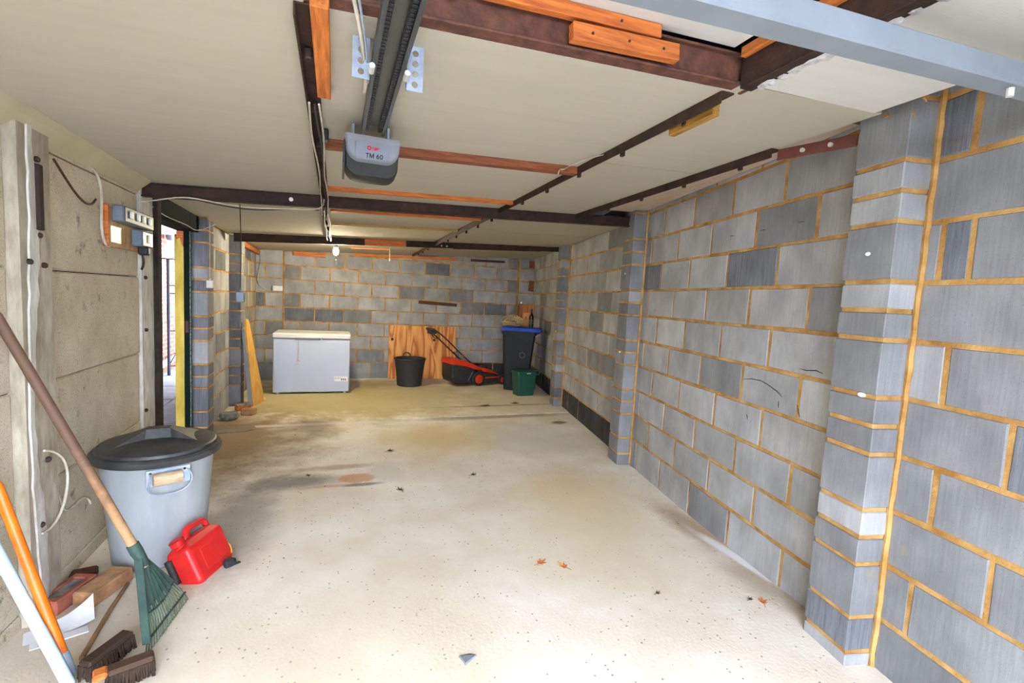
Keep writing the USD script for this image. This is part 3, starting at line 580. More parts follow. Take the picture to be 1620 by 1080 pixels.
# ---------------------------------------------------------------- timbers on the ceiling
def batten(label, a, b, w, h, m, nails=0, group=None):
    T = Thing('timber_batten', label, 'timber', tuple(np.round((np.array(a) + np.array(b)) / 2, 3)), group=group)
    T.w('batten', bar(a, b, w, h), m)
    a, b = np.array(a), np.array(b); u = unit(b - a)
    for i in range(nails):
        q = a + (b - a) * ((i + .5) / nails); side = unit(np.cross(u, (0, 0, 1)))
        q = q + side * (w / 2) * (1 if side[1] < 0 else -1)
        T.w('nail', tube([q, q + np.array([0, -.003, -.001])], .004, 6), steel, 'dark nail head')
    return T
zz = lambda x, y, d: (x, y, zc(x, y) - d)
batten('reddish brown timber batten across the ceiling beside the door opener motor', zz(-.06, 2.36, .02), zz(1.215, 2.36, .02), .05, .04, timber_br)
batten('thin orange timber batten across the ceiling in front of the middle beam', zz(-.06, 3.335, .014), zz(1.215, 3.335, .014), .032, .028, timber_or)
batten('orange timber batten across the ceiling just behind the middle beam', zz(-.05, 4.10, .018), zz(1.20, 4.10, .018), .045, .036, timber_or)
batten('pale yellow timber batten across the ceiling between the middle and back beams', zz(-.05, 4.95, .013), zz(1.20, 4.95, .013), .03, .026, wood('pale_batten', srgb(186, 154, 96), srgb(150, 118, 66)))
batten('orange timber packing beside the left steel angle near the garage door', zz(-.048, 1.24, .02), zz(-.048, 1.78, .02), .042, .04, timber_ory)
batten('yellow timber packing on the central steel angle near the first beam', zz(XS2 + .012, 1.38, .032), zz(XS2 + .012, 1.62, .032), .03, .05, timber_ye)
batten('long orange timber along the top of the near rusty beam', (.33, 1.248, 2.196), (.895, 1.248, 2.222), .026, .038, timber_or, 2)
batten('short orange timber block nailed to the face of the near rusty beam', (.598, 1.240, 2.150), (.958, 1.240, 2.172), .030, .048, timber_or, 3)
batten('dark orange timber under the white board beside the near steel channel', (1.218, 1.24, 2.235), (1.218, .30, 2.237), .022, .03, timber_ory)
batten('orange timber nogging on the face of the back beam', (.33, 6.200, 2.025), (.835, 6.200, 2.052), .022, .08, timber_or)
batten('orange timber wall plate along the top of the left rear wall', (-1.13, 6.70, 1.945), (-1.13, 8.28, 1.93), .05, .06, timber_ory)
batten('orange timber block at the top of the back wall left of the bulb', (-.64, 8.36, 1.965), (-.16, 8.36, 1.965), .04, .06, timber_or)
batten('long orange timber at the top of the back wall behind the back beam', (.28, 8.37, 2.025), (2.05, 8.37, 2.085), .04, .045, timber_or)
batten('dark red timber at the top of the back wall near the right corner', (2.3, 8.36, 2.09), (2.95, 8.36, 2.11), .04, .04, timber_dk)
batten('small orange timber on the ceiling behind the bulb', zz(.2, 7.4, .01), zz(.75, 7.4, .01), .05, .02, timber_or)
batten('short brown timber nailed across the middle of the back wall', (1.385, 8.392, 1.287), (2.075, 8.392, 1.262), .028, .055, timber_dk)
batten('small timber block fixed high in the right back corner', (3.45, 8.335, 2.10), (3.56, 8.335, 2.10), .03, .13, timber_br)
batten('small timber block fixed lower in the right back corner', (3.46, 8.335, 1.70), (3.56, 8.335, 1.69), .03, .20, timber_br)
T = Thing('ceiling_hook', 'thin white cord loop hanging from the reddish brown ceiling batten', 'cord', zz(1.12, 2.33, .02))
T.w('loop', tube(spline([zz(1.16, 2.345, .03), zz(1.10, 2.32, .035), zz(1.09, 2.31, .06)], 10), .003, 6), cable_w, smooth=60)
T.w('tail', tube(spline([zz(1.12, 2.34, .03), zz(1.18, 2.15, .012), zz(1.27, 1.98, .012)], 8), .002, 6), cable_w, smooth=60)

# ---------------------------------------------------------------- door tube across the top right
T = Thing('door_tube', 'grey square metal tube crossing the top right corner of the view', 'tube', (1.9, .72, 2.04))
T.w('tube', bar((-1.13, .735, 1.858), (1.97, .735, 2.054), .062, .056, bev=.005), alu)
T.w('end_bracket', bb(1.94, 1.975, .69, .76, 2.0, 2.1, .003), galv)
T.w('end_bracket', bb(-1.165, -1.13, .69, .76, 1.82, 1.92, .003), galv)
T.w('bolt', tube([(1.545, .705, 1.985), (1.545, .705, 1.965)], .008, 8), screw_m)

# ---------------------------------------------------------------- garage door opener: rail and motor
X0, X1, ZR = .083, .170, 2.022
T = Thing('opener_rail', 'dark grey ceiling rail of the garage door opener', 'rail', (.127, 1.0, ZR))
T.w('web', bb(X0, X1, YF, 2.0, ZR + .034, ZR + .040, .001), simple('rail_grey', srgb(104, 106, 100), .5, metal=.4))
rail_side = simple('rail_side', srgb(92, 98, 100), .45, metal=.5)
for xa, s in ((X0, 1), (X1, -1)):
    lo = min(xa, xa + s * .004)
    T.w('side', bb(lo, lo + .004, YF, 2.0, ZR, ZR + .036, .001), rail_side)
    lo = min(xa, xa + s * .012)
    T.w('lip', bb(lo, lo + .012, YF, 2.0, ZR - .002, ZR + .003, .001), rail_side)
    xc = xa + s * .018
    teeth = [bb(xc - .008, xc + .008, YF, 2.0, ZR + .012, ZR + .026, .001)]
    teeth += [bb(xc - .007, xc + .007, y, y + .011, ZR + .009, ZR + .013, .001) for y in np.arange(.6, 1.98, .018)]
    T.w('toothed_belt', cat_(*teeth), black_pl, 'black toothed belt')
def strap_mesh(w, h, holes):
    p = sbox(0, 0, w, h)
    for q in holes: p = p.difference(Point(*q).buffer(.0085, 8))
    return prism(p, .003)
for x, sd, lab in ((.030, 1, 'perforated galvanised strap left of the opener rail'), (.176, -1, 'perforated galvanised strap right of the opener rail')):
    T = Thing('hanging_strap', lab, 'strap', (x, 1.40, 2.0))
    m = strap_mesh(.046, .145, [(.023, .018 + .028 * i) for i in range(5)])
    T.w('strap', basis(m, (x, 1.41, 1.982 if sd > 0 else 1.976), (1, 0, 0), (0, 0, 1), (0, 1, 0)), galv_m)
    T.w('side_leaf', bb(x + (.043 if sd > 0 else 0.0), x + (.046 if sd > 0 else .003), 1.41, 1.435, 1.982, 2.125, .001), galv_m)
    T.w('bolt', tube([(x + (.05 if sd > 0 else -.004), 1.40, 2.0), (x + (.05 if sd > 0 else -.004), 1.36, 2.0)], .008, 8), screw_m, 'bright bolt')
T = Thing('door_opener_motor', 'garage door opener motor with clear front cover marked TM 60', 'opener', (.127, 2.15, 1.93))
def ushape(wt, wb, zt, zb, r=.045, n=8):
    """front outline in (x, z): wide top, rounded narrower bottom"""
    c = .127; pts = [(c - wt / 2, zt), (c - wt / 2 + .004, zt + .006)] ; L = []
    for s in (-1, 1):
        for k in range(n + 1):
            a = math.pi + (math.pi / 2) * k / n if s < 0 else math.pi * 1.5 + (math.pi / 2) * k / n
            L.append((c + s * (wb / 2 - r) + r * math.cos(a) + (s * (wt - wb) / 2 * max(0, (math.sin(a) + 1)) * .6), zb + r + r * math.sin(a)))
    return [(c - wt / 2, zt)] + L + [(c + wt / 2, zt)]
def loft(outline, ys, scales, zt):
    c = .127; rings = []
    for y, s in zip(ys, scales): rings.append(np.array([(c + (x - c) * s, y, zt + (z - zt) * s) for x, z in outline]))
    n = len(outline); V = np.vstack(rings); Fs = []
    for i in range(len(ys) - 1):
        for k in range(n):
            k2 = (k + 1) % n; Fs += [(i * n + k, i * n + k2, (i + 1) * n + k2), (i * n + k, (i + 1) * n + k2, (i + 1) * n + k)]
    for ring, rev in ((0, True), (len(ys) - 1, False)):
        c0 = len(V); V = np.vstack([V, rings[ring].mean(0)])
        for k in range(n):
            k2 = (k + 1) % n; t = (c0, ring * n + k, ring * n + k2); Fs.append(t[::-1] if rev else t)
    return V, np.array(Fs)
opener_grey = simple('opener_grey', srgb(46, 46, 42), .65, c2=srgb(38, 38, 35), scale=30.0)
T.w('body', loft(ushape(.215, .185, 2.0, 1.858, .036), (2.012, 2.02, 2.12, 2.22, 2.25), (.955, .985, 1.0, .86, .72), 2.0), opener_grey, smooth=40)
T.w('light_cover', loft(ushape(.212, .188, 2.004, 1.912, .045), (1.962, 1.967, 1.976, 2.008), (.93, .97, .99, 1.0), 2.0), lens_m, 'clear light cover', smooth=40)
T.w('reflector', bb(.06, .195, 1.985, 2.01, 1.925, 1.988, .004), simple('lamp_tray', srgb(118, 126, 150), .4))
T.w('rim', bb(.018, .026, 1.99, 2.30, 1.90, 1.985, .002), black_pl)
def plane_text(s, h, o, u, v, depth=.0015, bold=False):
    m = VF(meshkit.text_mesh(s, h, depth, bold)); return basis(m, o, u, v, np.cross(u, v))
T.w('lettering', plane_text('TM 60', .0155, (.098, 1.9605, 1.922), (1, 0, 0), (0, 0, 1), bold=True), black_print, 'black lettering TM 60')
T.w('logo', cat_(basis(prism(Point(0, 0).buffer(.0085, 10).difference(Point(0, 0).buffer(.0035, 8)), .0015), (.112, 1.9605, 1.958), (1, 0, 0), (0, 0, 1), (0, -1, 0)),
    plane_text('S', .011, (.121, 1.9605, 1.952), (1, 0, 0), (0, 0, 1), bold=True), bb(.131, .142, 1.959, 1.961, 1.952, 1.9625, .0005), bb(.138, .150, 1.959, 1.961, 1.957, 1.9615, .0005)), red_paint, 'red printed logo')
T.w('hanger', cat_(bb(.05, .06, 2.1, 2.14, 1.99, 2.09, .001), bb(.19, .20, 2.1, 2.14, 1.99, 2.09, .001)), galv_m)
T = Thing('opener_cable', 'cream and grey cables slanting down beside the opener rail', 'cable', (.05, 1.2, 2.1))
T.w('cable', tube(spline([(-.03, .95, 2.12), (.02, 1.2, 2.09), (.062, 1.42, 2.035), (.072, 1.6, 2.02)], 12), .0055, 6), cable_w, smooth=60)
T.w('cable', tube(spline([(-.005, .95, 2.12), (.035, 1.2, 2.08), (.068, 1.40, 2.03), (.076, 1.5, 2.01)], 12), .0035, 6), galv_m, smooth=60)

# ---------------------------------------------------------------- wiring
def wire(label, paths, m, r=.004, name='electric_cable', base=None, cat='cable'):
    T = Thing(name, label, cat, base or tuple(map(float, paths[0][0])))
    for p in paths: T.w('run', tube(p, r, 6), m, smooth=60)
    return T
bz2 = lambda x: 1.925 + (x + 1.24) * .2 / 3.84
wire('white cable drooping along the face of the middle beam', [spline([(-1.15, 3.60, 1.885), (-1.0, 3.635, 1.93), (-.93, 3.64, 1.945), (-.75, 3.64, 1.935), (-.5, 3.64, 1.93), (-.2, 3.64, 1.955), (-.1, 3.645, 1.985), (-.088, 3.64, 2.04)], 30)], cable_w, .005)
wire('dark cable drooping along the lower edge of the middle beam', [spline([(-.93, 3.645, 1.95), (-.7, 3.645, 1.92), (-.55, 3.645, 1.915), (-.3, 3.645, 1.945), (-.12, 3.65, 1.96)], 24)], cable_b, .004)
T = Thing('electric_cable', 'black and cream cables tied along the left ceiling steel angle', 'cable', zz(-.1, 2.5, .04))
for dx, m, ph in ((-.012, cable_w, 0.), (.012, cable_b, 1.7), (.022, cable_w, 3.)):
    ys = np.linspace(1.8, 6.1, 60)
    T.w('run', tube([(XS1 + dx + (.005 * math.sin(5.1 * y + ph)), y, zc(XS1, y) - .052 - .003 * math.sin(7 * y + ph) - (.045 if 3.62 < y < 3.74 else 0) - (.03 if 3.5 < y < 3.85 else 0)) for y in ys], .004, 6), m, smooth=60)
T.w('junction', bb(XS1 + .01, XS1 + .045, 2.20, 2.25, zc(0, 2.2) - .05, zc(0, 2.2) - .005, .004), black_pl)
wire('thin looping cable under the dark door header', [spline([(-1.15, 3.75, 1.92), (-1.15, 4.1, 1.87), (-1.13, 4.6, 1.86), (-1.10, 5.0, 1.90), (-1.02, 5.05, 1.96)], 24)], cable_w, .003)
wire('white cable running down the precast wall to the socket board', [spline([(XL + .012, 3.02, 1.945), (XL + .012, 3.10, 1.90), (XL + .012, 3.12, 1.82), (XL + .012, 3.115, 1.68), (XL + .012, 3.14, 1.60), (XL + .012, 3.20, 1.575)], 24)], cable_w, .007)
wire('white cable running down the left back corner to the wall socket', [spline([(-1.13, 8.30, 1.93), (-1.125, 8.30, 1.65), (-1.12, 8.30, 1.45), (-1.05, 8.31, 1.38), (-.92, 8.315, 1.37)], 24)], cable_w, .006)
def pull_switch(label, x, y, zt, zb, body_m, cord_m, dx=0.):
    T = Thing('pull_cord_switch', label, 'switch', (x, y, zt))
    T.w('cord', tube(spline([(x, y, zt), (x + dx, y, (zt + zb) / 2), (x + dx * .6, y, zb)], 10), .003, 6), cord_m, smooth=60)
    T.w('rocker', rhull([(x + dx * .6 + a, y + b, zb - .06 + c) for a in (-.018, .018) for b in (-.012, .012) for c in (-.028, .028)], .007, 10), body_m, smooth=40)
    T.w('gland', tube([(x + dx * .6, y, zb - .03), (x + dx * .6, y, zb - .01)], .008, 8), body_m)
pull_switch('white hanging pull switch on a long cord before the first left pier', -1.06, 4.94, 1.97, 1.46, white_pl, cable_w)
pull_switch('blue grey hanging pull switch on a dark cord below the middle beam', -.605, 3.62, 1.94, 1.385, metalclad, cable_b, .008)
T = Thing('hanging_string', 'thin white pull cord hanging behind the back beam', 'cord', (.72, 7.0, 2.05))
T.w('cord', tube([(.72, 7.0, 2.06), (.72, 7.0, 1.90)], .003, 6), cable_w); T.w('knob', tube([(.72, 7.0, 1.90), (.72, 7.0, 1.87)], .007, 8), white_pl)

# bulb on the back beam
T = Thing('light_bulb', 'bright bare light bulb hanging from the back beam', 'lamp', (-.005, 6.46, 1.9))
T.w('holder', lathe([(0, 0), (.022, 0), (.024, .02), (.02, .05), (.01, .065), (0, .066)], 20), black_pl) if 0 else T.w('holder', move(lathe([(0, 0), (.022, 0), (.024, .02), (.02, .05), (.01, .06), (0, .06)], 20), (-.005, 6.46, 1.945)), black_pl, smooth=40)
T.w('bulb', move(lathe([(0, -.105), (.016, -.10), (.028, -.085), (.034, -.06), (.032, -.03), (.022, -.005), (.014, .0), (0, .0)], 24), (-.005, 6.46, 1.955)), bulb_core, smooth=40)
T.w('wire_loop', tube(spline([(-.005, 6.46, 1.80), (.010, 6.46, 1.77), (0, 6.46, 1.745), (-.012, 6.46, 1.77), (-.005, 6.46, 1.80)], 14), .002, 5), cable_b)
T.w('bracket', bb(-.02, .01, 6.45, 6.48, 1.985, 2.045, .002), steel)

# sockets on the precast wall
T = Thing('socket_board', 'orange edged plywood board carrying metal switches on the precast wall', 'board', (XL, 3.42, 1.69))
T.w('backboard', bb(XL - .002, XL + .02, 3.175, 3.645, 1.575, 1.79, .003), simple('socket_ply', srgb(196, 160, 112), .75, c2=srgb(162, 124, 82), scale=7.0, vec=(4, 4, 1)))
T.w('edge_trim', bb(XL - .002, XL + .022, 3.163, 3.176, 1.575, 1.80, .002), timber_or, 'orange timber edge')
T.w('varnish_patch', bb(XL + .019, XL + .021, 3.20, 3.34, 1.60, 1.69, .001), simple('varnish', srgb(226, 184, 100), .35))
T = Thing('metal_socket', 'row of grey metal-clad switches at the top of the socket board', 'switch', (XL + .05, 3.45, 1.75))
T.w('box', bb(XL + .02, XL + .075, 3.215, 3.66, 1.715, 1.805, .006), metalclad)
T.w('faceplate', bb(XL + .074, XL + .079, 3.222, 3.654, 1.720, 1.80, .002), simple('switch_plate', srgb(86, 92, 98), .45, metal=.3))
for y in (3.28, 3.38, 3.46, 3.56): T.w('switch', bb(XL + .078, XL + .090, y, y + .03, 1.742, 1.785, .003), white_pl, 'white rocker switch')
T = Thing('metal_socket', 'single metal-clad socket with a black plug at the lower corner of the socket board', 'socket', (XL + .05, 3.58, 1.64))
T.w('box', bb(XL + .02, XL + .075, 3.47, 3.65, 1.605, 1.70, .006), metalclad)
T.w('faceplate', bb(XL + .074, XL + .078, 3.48, 3.642, 1.612, 1.694, .002), simple('brass_plate', srgb(206, 190, 140), .4, metal=.4))
T.w('switch', bb(XL + .077, XL + .088, 3.55, 3.58, 1.63, 1.68, .003), white_pl)
T.w('plug', cat_(bb(XL + .03, XL + .085, 3.53, 3.585, 1.555, 1.61, .01), tube(spline([(XL + .05, 3.555, 1.56), (XL + .05, 3.57, 1.51), (XL + .03, 3.60, 1.47)], 8), .007, 6)), black_pl, smooth=40)
T = Thing('wall_socket', 'small white double socket on the left pier of the back wall', 'socket', (-.85, 8.31, 1.39))
T.w('box', bb(-.925, -.785, 8.285, 8.327, 1.352, 1.432, .005), white_pl)
T.w('switch', bb(-.905, -.885, 8.28, 8.287, 1.395, 1.42, .002), white_pl); T.w('switch', bb(-.825, -.805, 8.28, 8.287, 1.395, 1.42, .002), white_pl)
T.w('cover', bb(-.945, -.925, 8.285, 8.327, 1.352, 1.432, .004), metalclad)

# ---------------------------------------------------------------- chest freezer
Z0 = zf(7.3)
T = Thing('chest_freezer', 'white chest freezer against the left end of the back wall', 'freezer', (-.287, 7.42, Z0))
xa, xb, ya, yb_ = -.79, .215, 7.13, 7.74
T.w('body', bb(xa, xb, ya, yb_, Z0 + .026, .705, .012), white_enam)
T.w('seal', bb(xa + .01, xb - .01, ya + .008, yb_ - .01, .703, .716, .003), simple('grey_seal', (.20, .20, .21), .7))
T.w('lid', cat_(bb(xa - .008, xb + .008, ya - .012, yb_ + .01, .714, .785, .014)), white_lid)
T.w('handle', bb(-.50, -.13, ya - .026, ya - .008, .722, .752, .006), white_lid)
T.w('lock', cat_(tube([(-.172, ya - .022, .704), (-.172, ya - .002, .704)], .014, 12)), galv_m)
hinges = T.w('hinge', bb(-.62, -.55, yb_ - .01, yb_ + .02, .70, .79, .004), galv_m)
pn = T.w('control_panel', bb(.005, .192, ya - .006, ya + .004, .103, .172, .003), white_pl)
T.w('badge', bb(.015, .075, ya - .008, ya - .005, .140, .158, .001), simple('panel_grey', (.46, .48, .52), .4), under=pn)
for x, m in ((.108, green_dot), (.134, red_dot), (.160, red_dot)): T.w('button', bb(x - .007, x + .007, ya - .012, ya - .004, .118, .146, .002), m, 'coloured control button', under=pn)
for x in (.045, .085): T.w('button', bb(x - .012, x + .012, ya - .010, ya - .004, .146, .16, .002), white_lid, under=pn)
for x in (xa + .06, xb - .06):
    for y in (ya + .05, yb_ - .06): T.w('foot', tube([(x, y, zf(y) + .002), (x, y, Z0 + .03)], .02, 10), white_pl)
T = Thing('key_string', 'thin key string hanging down the front of the white freezer', 'string', (-.468, ya - .02, .72))
T.w('string', tube(spline([(-.465, ya - .034, .75), (-.466, ya - .020, .70), (-.468, ya - .012, .55), (-.470, ya - .012, .40)], 10), .0026, 5), cable_w, smooth=60)
T.w('tag', bb(-.495, -.445, ya - .016, ya - .006, .383, .400, .002), simple('beige_tag', srgb(196, 176, 160), .6))

# plywood on the back wall
T = Thing('plywood_sheet', 'bright grained plywood sheet with black knots leaning on the back wall', 'plywood', (1.48, 8.3, zf(8.3)))
tilt = .05
def plyP(x, z): return np.array([x, 8.31 + (z / .95) * tilt, zf(8.3) + z])
o = np.array([.885, 8.31, zf(8.3)]); w_ = unit([0, tilt, .95])
T.w('sheet', frame_box(o, (1, 0, 0), unit(np.cross(w_, (1, 0, 0))), w_, 1.195, .018, .945, .002), ply_m)
for x, z in ((.945, .70), (1.68, .70), (1.925, .345)):
    q = VF(trimesh.creation.icosphere(2, .022)); T.w('knot', (q[0] * [1, .25, 1.1] + plyP(x, z) + [0, -.003 + .0, 0], q[1]), simple('knot_black', (.02, .012, .008), .7) if 'knot_black' not in MATS else MATS['knot_black'], 'black knot in the plywood', smooth=40)

# black tub
ty = 7.70; Z = zf(ty)
T = Thing('garden_tub', 'black rubber tub with rope handle in front of the plywood sheet', 'tub', (1.165, ty, Z))
T.part('body', lathe([(0, .004), (.185, .004), (.198, .012), (.215, .2), (.245, .425), (.256, .44), (.256, .452), (.243, .452), (.236, .43), (.205, .2), (.19, .02), (0, .016)], 44), tub_m, smooth=40)
T.part('rim', lathe([(.246, .425), (.258, .432), (.261, .446), (.254, .457), (.244, .452)], 44), black_pl, smooth=40)
for y, x in ((.235, -.02), (-.235, .02)):
    if y > 0: T.part('rope_handle', tube(spline([(x - .048, y, .43), (x - .046, y + .012, .49), (x - .03, y + .014, .505), (x + .03, y + .014, .505), (x + .046, y + .012, .49), (x + .048, y, .43)], 20), .010, 8), black_pl, 'black looped handle', smooth=60)

# ---------------------------------------------------------------- lawn mower
my = 7.78; Z = zf(my)
T = Thing('lawn_mower', 'red and black lawn mower parked beside the plywood sheet', 'lawn mower', (2.315, my, Z), rz=math.radians(14))
def side(poly, wdt, y0=None, bev=.0):
    m = prism(poly, wdt); y0 = -wdt / 2 if y0 is None else y0
    return basis(m, (0, y0 + wdt, 0), (1, 0, 0), (0, 0, 1), (0, -1, 0))
def inflate(poly, wdt, r=.02):
    """rounded side profile: hull-free loft of shrunk outlines"""
    P = Polygon(poly); c = np.array(poly); cen = c.mean(0)
    rings = []
    for y, k in ((-wdt / 2, .90), (-wdt / 2 + .012, .965), (-wdt / 2 + .03, 1.0), (wdt / 2 - .03, 1.0), (wdt / 2 - .012, .965), (wdt / 2, .90)):
        rings.append(np.array([(cen[0] + (a - cen[0]) * k, y, cen[1] + (b - cen[1]) * k) for a, b in poly]))
    n = len(poly); V = np.vstack(rings); Fs = []
    for i in range(5):
        for k in range(n):
            k2 = (k + 1) % n; Fs += [(i * n + k, i * n + k2, (i + 1) * n + k2), (i * n + k, (i + 1) * n + k2, (i + 1) * n + k)]
    cap = trimesh.creation.triangulate_polygon(P, engine='earcut'); cv, cf = cap
    idx = [int(np.argmin(((c - q) ** 2).sum(1))) for q in cv]
    for t in cf:
        t = [idx[a] for a in t]; Fs.append((t[0], t[1], t[2])); Fs.append((5 * n + t[2], 5 * n + t[1], 5 * n + t[0]))
    m = trimesh.Trimesh(V, Fs, process=False); m.fix_normals(); return VF(m)
T.part('grass_box', inflate([(-.56, .16), (-.54, .08), (-.46, .055), (-.24, .05), (-.13, .09), (-.10, .22), (-.14, .31), (-.30, .37), (-.52, .40), (-.565, .36)], .40), mow_grey, smooth=40)
T.part('grass_box_lid', inflate([(-.585, .385), (-.59, .425), (-.53, .458), (-.42, .456), (-.28, .425), (-.12, .360), (-.01, .300), (-.01, .255), (-.14, .288), (-.30, .342), (-.5, .375)], .41), red_mow, 'red top of the grass box', smooth=40)
T.part('deck', inflate([(-.16, .07), (-.14, .18), (-.05, .24), (.12, .225), (.26, .20), (.40, .16), (.47, .11), (.47, .06), (.40, .04), (-.12, .04)], .42), mow_grey, smooth=40)
T.part('motor_cover', inflate([(-.03, .235), (-.02, .27), (.04, .295), (.14, .285), (.24, .25), (.33, .205), (.40, .17), (.38, .155), (.25, .19), (.10, .222)], .26), red_mow, 'red motor cover', smooth=40)
T.part('motor_dome', inflate([(.05, .28), (.08, .31), (.16, .315), (.25, .275), (.30, .235), (.2, .24)], .17), mow_grey, smooth=40)
T.part('side_stripe', bb(-.02, .40, -.216, -.208, .125, .15, .003), red_mow, 'red stripe along the deck')
T.part('flap', basis(prism([(-.27, .10), (-.255, .10), (-.17, .24), (-.185, .25)], .01), (0, -.203, 0), (1, 0, 0), (0, 0, 1), (0, -1, 0)), simple('mower_trim', (.16, .17, .17), .5), 'grey moulded strut')
def wheel(x, y, r, name='wheel'):
    m = lathe([(r * .62, -.022), (r * .93, -.024), (r, -.014), (r, .014), (r * .93, .024), (r * .62, .022), (r * .62, -.022)], 28)
    p = T.part(name, xf(m, trimesh.transformations.translation_matrix((x, y, r + .002)) @ rot((1, 0, 0), 90)), black_pl, smooth=40)
    h = lathe([(0, -.030), (r * .45, -.028), (r * .63, -.02), (r * .64, .0), (r * .63, .02), (r * .45, .028), (0, .030)], 24)
    T.part('hub', xf(h, trimesh.transformations.translation_matrix((x, y, r + .002)) @ rot((1, 0, 0), 90)), red_mow, 'red wheel hub', smooth=40, under=p)
for y in (-.225, .225): wheel(-.07, y, .122); wheel(.42, y, .088)
for y in (-.17, .17):
    T.part('handle_bar', tube(spline([(.02, y, .25), (-.15, y, .36), (-.52, y, .66), (-.80, y, .89), (-.87, y * .96, .935)], 16), .0115, 8), black_pl, smooth=60)
T.part('handle_grip', tube(spline([(-.87, -.163, .935), (-.895, -.13, .95), (-.90, 0, .955), (-.895, .13, .95), (-.87, .163, .935)], 16), .016, 8), black_pl, smooth=60)
T.part('switch_box', rhull([(-.83 + a, .06 + b, .90 + c) for a in (-.05, .05) for b in (-.05, .05) for c in (-.02, .02)], .012, 10), mow_grey, smooth=40)
T.part('switch_lever', tube(spline([(-.80, -.15, .87), (-.76, -.1, .80), (-.74, 0, .79), (-.76, .1, .80), (-.80, .15, .87)], 12), .006, 6), black_pl, smooth=60)
for y in (-.17, .17): T.part('clamp', move(cbox(.045, .03, .03, .006), (-.36, y, .53)), red_mow if y < 0 else black_pl)

# ---------------------------------------------------------------- wheelie bin in the corner
bc = np.array([2.893, 7.24]); Z = zf(7.2); yaw = math.radians(-24)
T = Thing('wheelie_bin', 'charcoal wheelie bin with a blue lid in the right back corner', 'wheelie bin', (*bc, Z), rz=yaw)
def tapered(x0, x1, y0, y1, z0, X0_, X1_, Y0_, Y1_, z1, r=.04):
    b = [(x, y, z0) for x in (x0 + r, x1 - r) for y in (y0 + r, y1 - r)]; t = [(x, y, z1) for x in (X0_ + r, X1_ - r) for y in (Y0_ + r, Y1_ - r)]
    V = []
    for (x, y, z) in b + t:
        for a in range(12): V.append((x + r * math.cos(a * math.pi / 6), y + r * math.sin(a * math.pi / 6), z))
    return hull(V)
T.part('body', tapered(-.22, .17, -.20, .20, .02, -.275, .265, -.245, .245, .99), bin_dark, smooth=40)
T.part('collar', tapered(-.285, .275, -.255, .255, .93, -.29, .285, -.258, .258, .985, .045), bin_dark, smooth=40)
lidp = T.part('lid', tapered(-.31, .37, -.245, .245, .985, -.30, .35, -.23, .23, 1.035, .05), blue_lid, 'blue lid', smooth=40)
T.part('lid_ridge', tapered(-.24, .2, -.19, .19, 1.03, -.22, .18, -.17, .17, 1.048, .04), blue_lid, under=lidp, smooth=40)
T.part('handle_bar', tube([(.32, -.2, .97), (.32, .2, .97)], .016, 10), bin_dark, smooth=40)
for y in (-.2, .2): T.part('handle_arm', bar((.25, y, .95), (.325, y, .975), .03, .03), bin_dark)
for y in (-.235, .235):
    m = lathe([(0, -.025), (.075, -.028), (.1, -.022), (.104, 0), (.1, .022), (.075, .028), (0, .025)], 28)
    T.part('wheel', xf(m, trimesh.transformations.translation_matrix((.20, y, .106)) @ rot((1, 0, 0), 90)), black_pl, smooth=40)
T.part('emblem', basis(prism(Point(0, 0).buffer(.05, 14).difference(Point(0, 0).buffer(.038, 14)), .004), (.06, -.232, .60), (1, 0, 0), (0, 0, 1), (0, -1, 0)), simple('emblem_grey', (.075, .08, .09), .5), 'embossed ring on the side')
TOP = Z + 1.049
def on_bin(px, py): return np.array([px, py, TOP])
# coil, box and bottle on the lid
c = np.array([2.77, 7.26, TOP])
T = Thing('hose_coil', 'coil of cream hose lying on the blue bin lid', 'hose', tuple(c))
for i in range(7):
    a = np.linspace(0, 2 * math.pi, 26)[:-1]; r = .090 + .022 * (i % 3) + .006 * i; ph = i * 1.3
    pts = [((r * 1.15 + .012 * math.sin(3 * t + ph)) * math.cos(t) + .02 * math.sin(i * 2.1), r * math.sin(t) * .62, .010 + .010 * i + (.085 + .03 * (i % 2)) * max(0, math.sin(t + .35 * math.sin(ph))) + .008 * (1 + math.sin(2 * t + ph))) for t in a]
    T.part('loop', tube(pts, .0075, 7, closed=True), hose_m, smooth=60)
T = Thing('wooden_box', 'upright brown wooden box with a pale corner behind the bottle on the bin lid', 'box', (3.055, 7.40, TOP), rz=math.radians(-14))
T.part('carcass', bb(-.125, .125, -.05, .05, .0, .375, .004), cardboard)
T.part('side_panel', bb(-.135, -.085, -.062, .055, .0, .385, .004), wood('box_side', srgb(150, 92, 42), srgb(104, 60, 26), vec=(14, 14, 1.2)))
T.part('front_panel', bb(-.07, .06, -.058, -.049, .02, .235, .003), simple('box_front', srgb(196, 136, 80), .8))
T.part('slot', bb(-.02, -.008, -.061, -.05, .12, .17, .001), black_m)
T.part('torn_corner', hull([(-.125, -.06, .375), (-.085, -.06, .375), (-.1, -.03, .42), (-.12, -.03, .40)]), paper, 'pale torn corner')
T = Thing('wine_bottle', 'dark glass wine bottle standing on the blue bin lid', 'bottle', (3.06, 7.19, TOP))
T.part('glass', lathe([(0, .004), (.034, 0), (.037, .006), (.037, .17), (.033, .195), (.018, .225), (.0145, .245), (.0145, .29), (.016, .292), (.016, .302), (0, .302)], 28), glass_dk, smooth=40)
T.part('label', lathe([(.0375, .05), (.0378, .051), (.0378, .129), (.0375, .13)], 28), label_m, smooth=40)
T.part('capsule', lathe([(.0155, .25), (.0165, .252), (.0168, .303), (0, .305)], 20), black_pl, smooth=40)

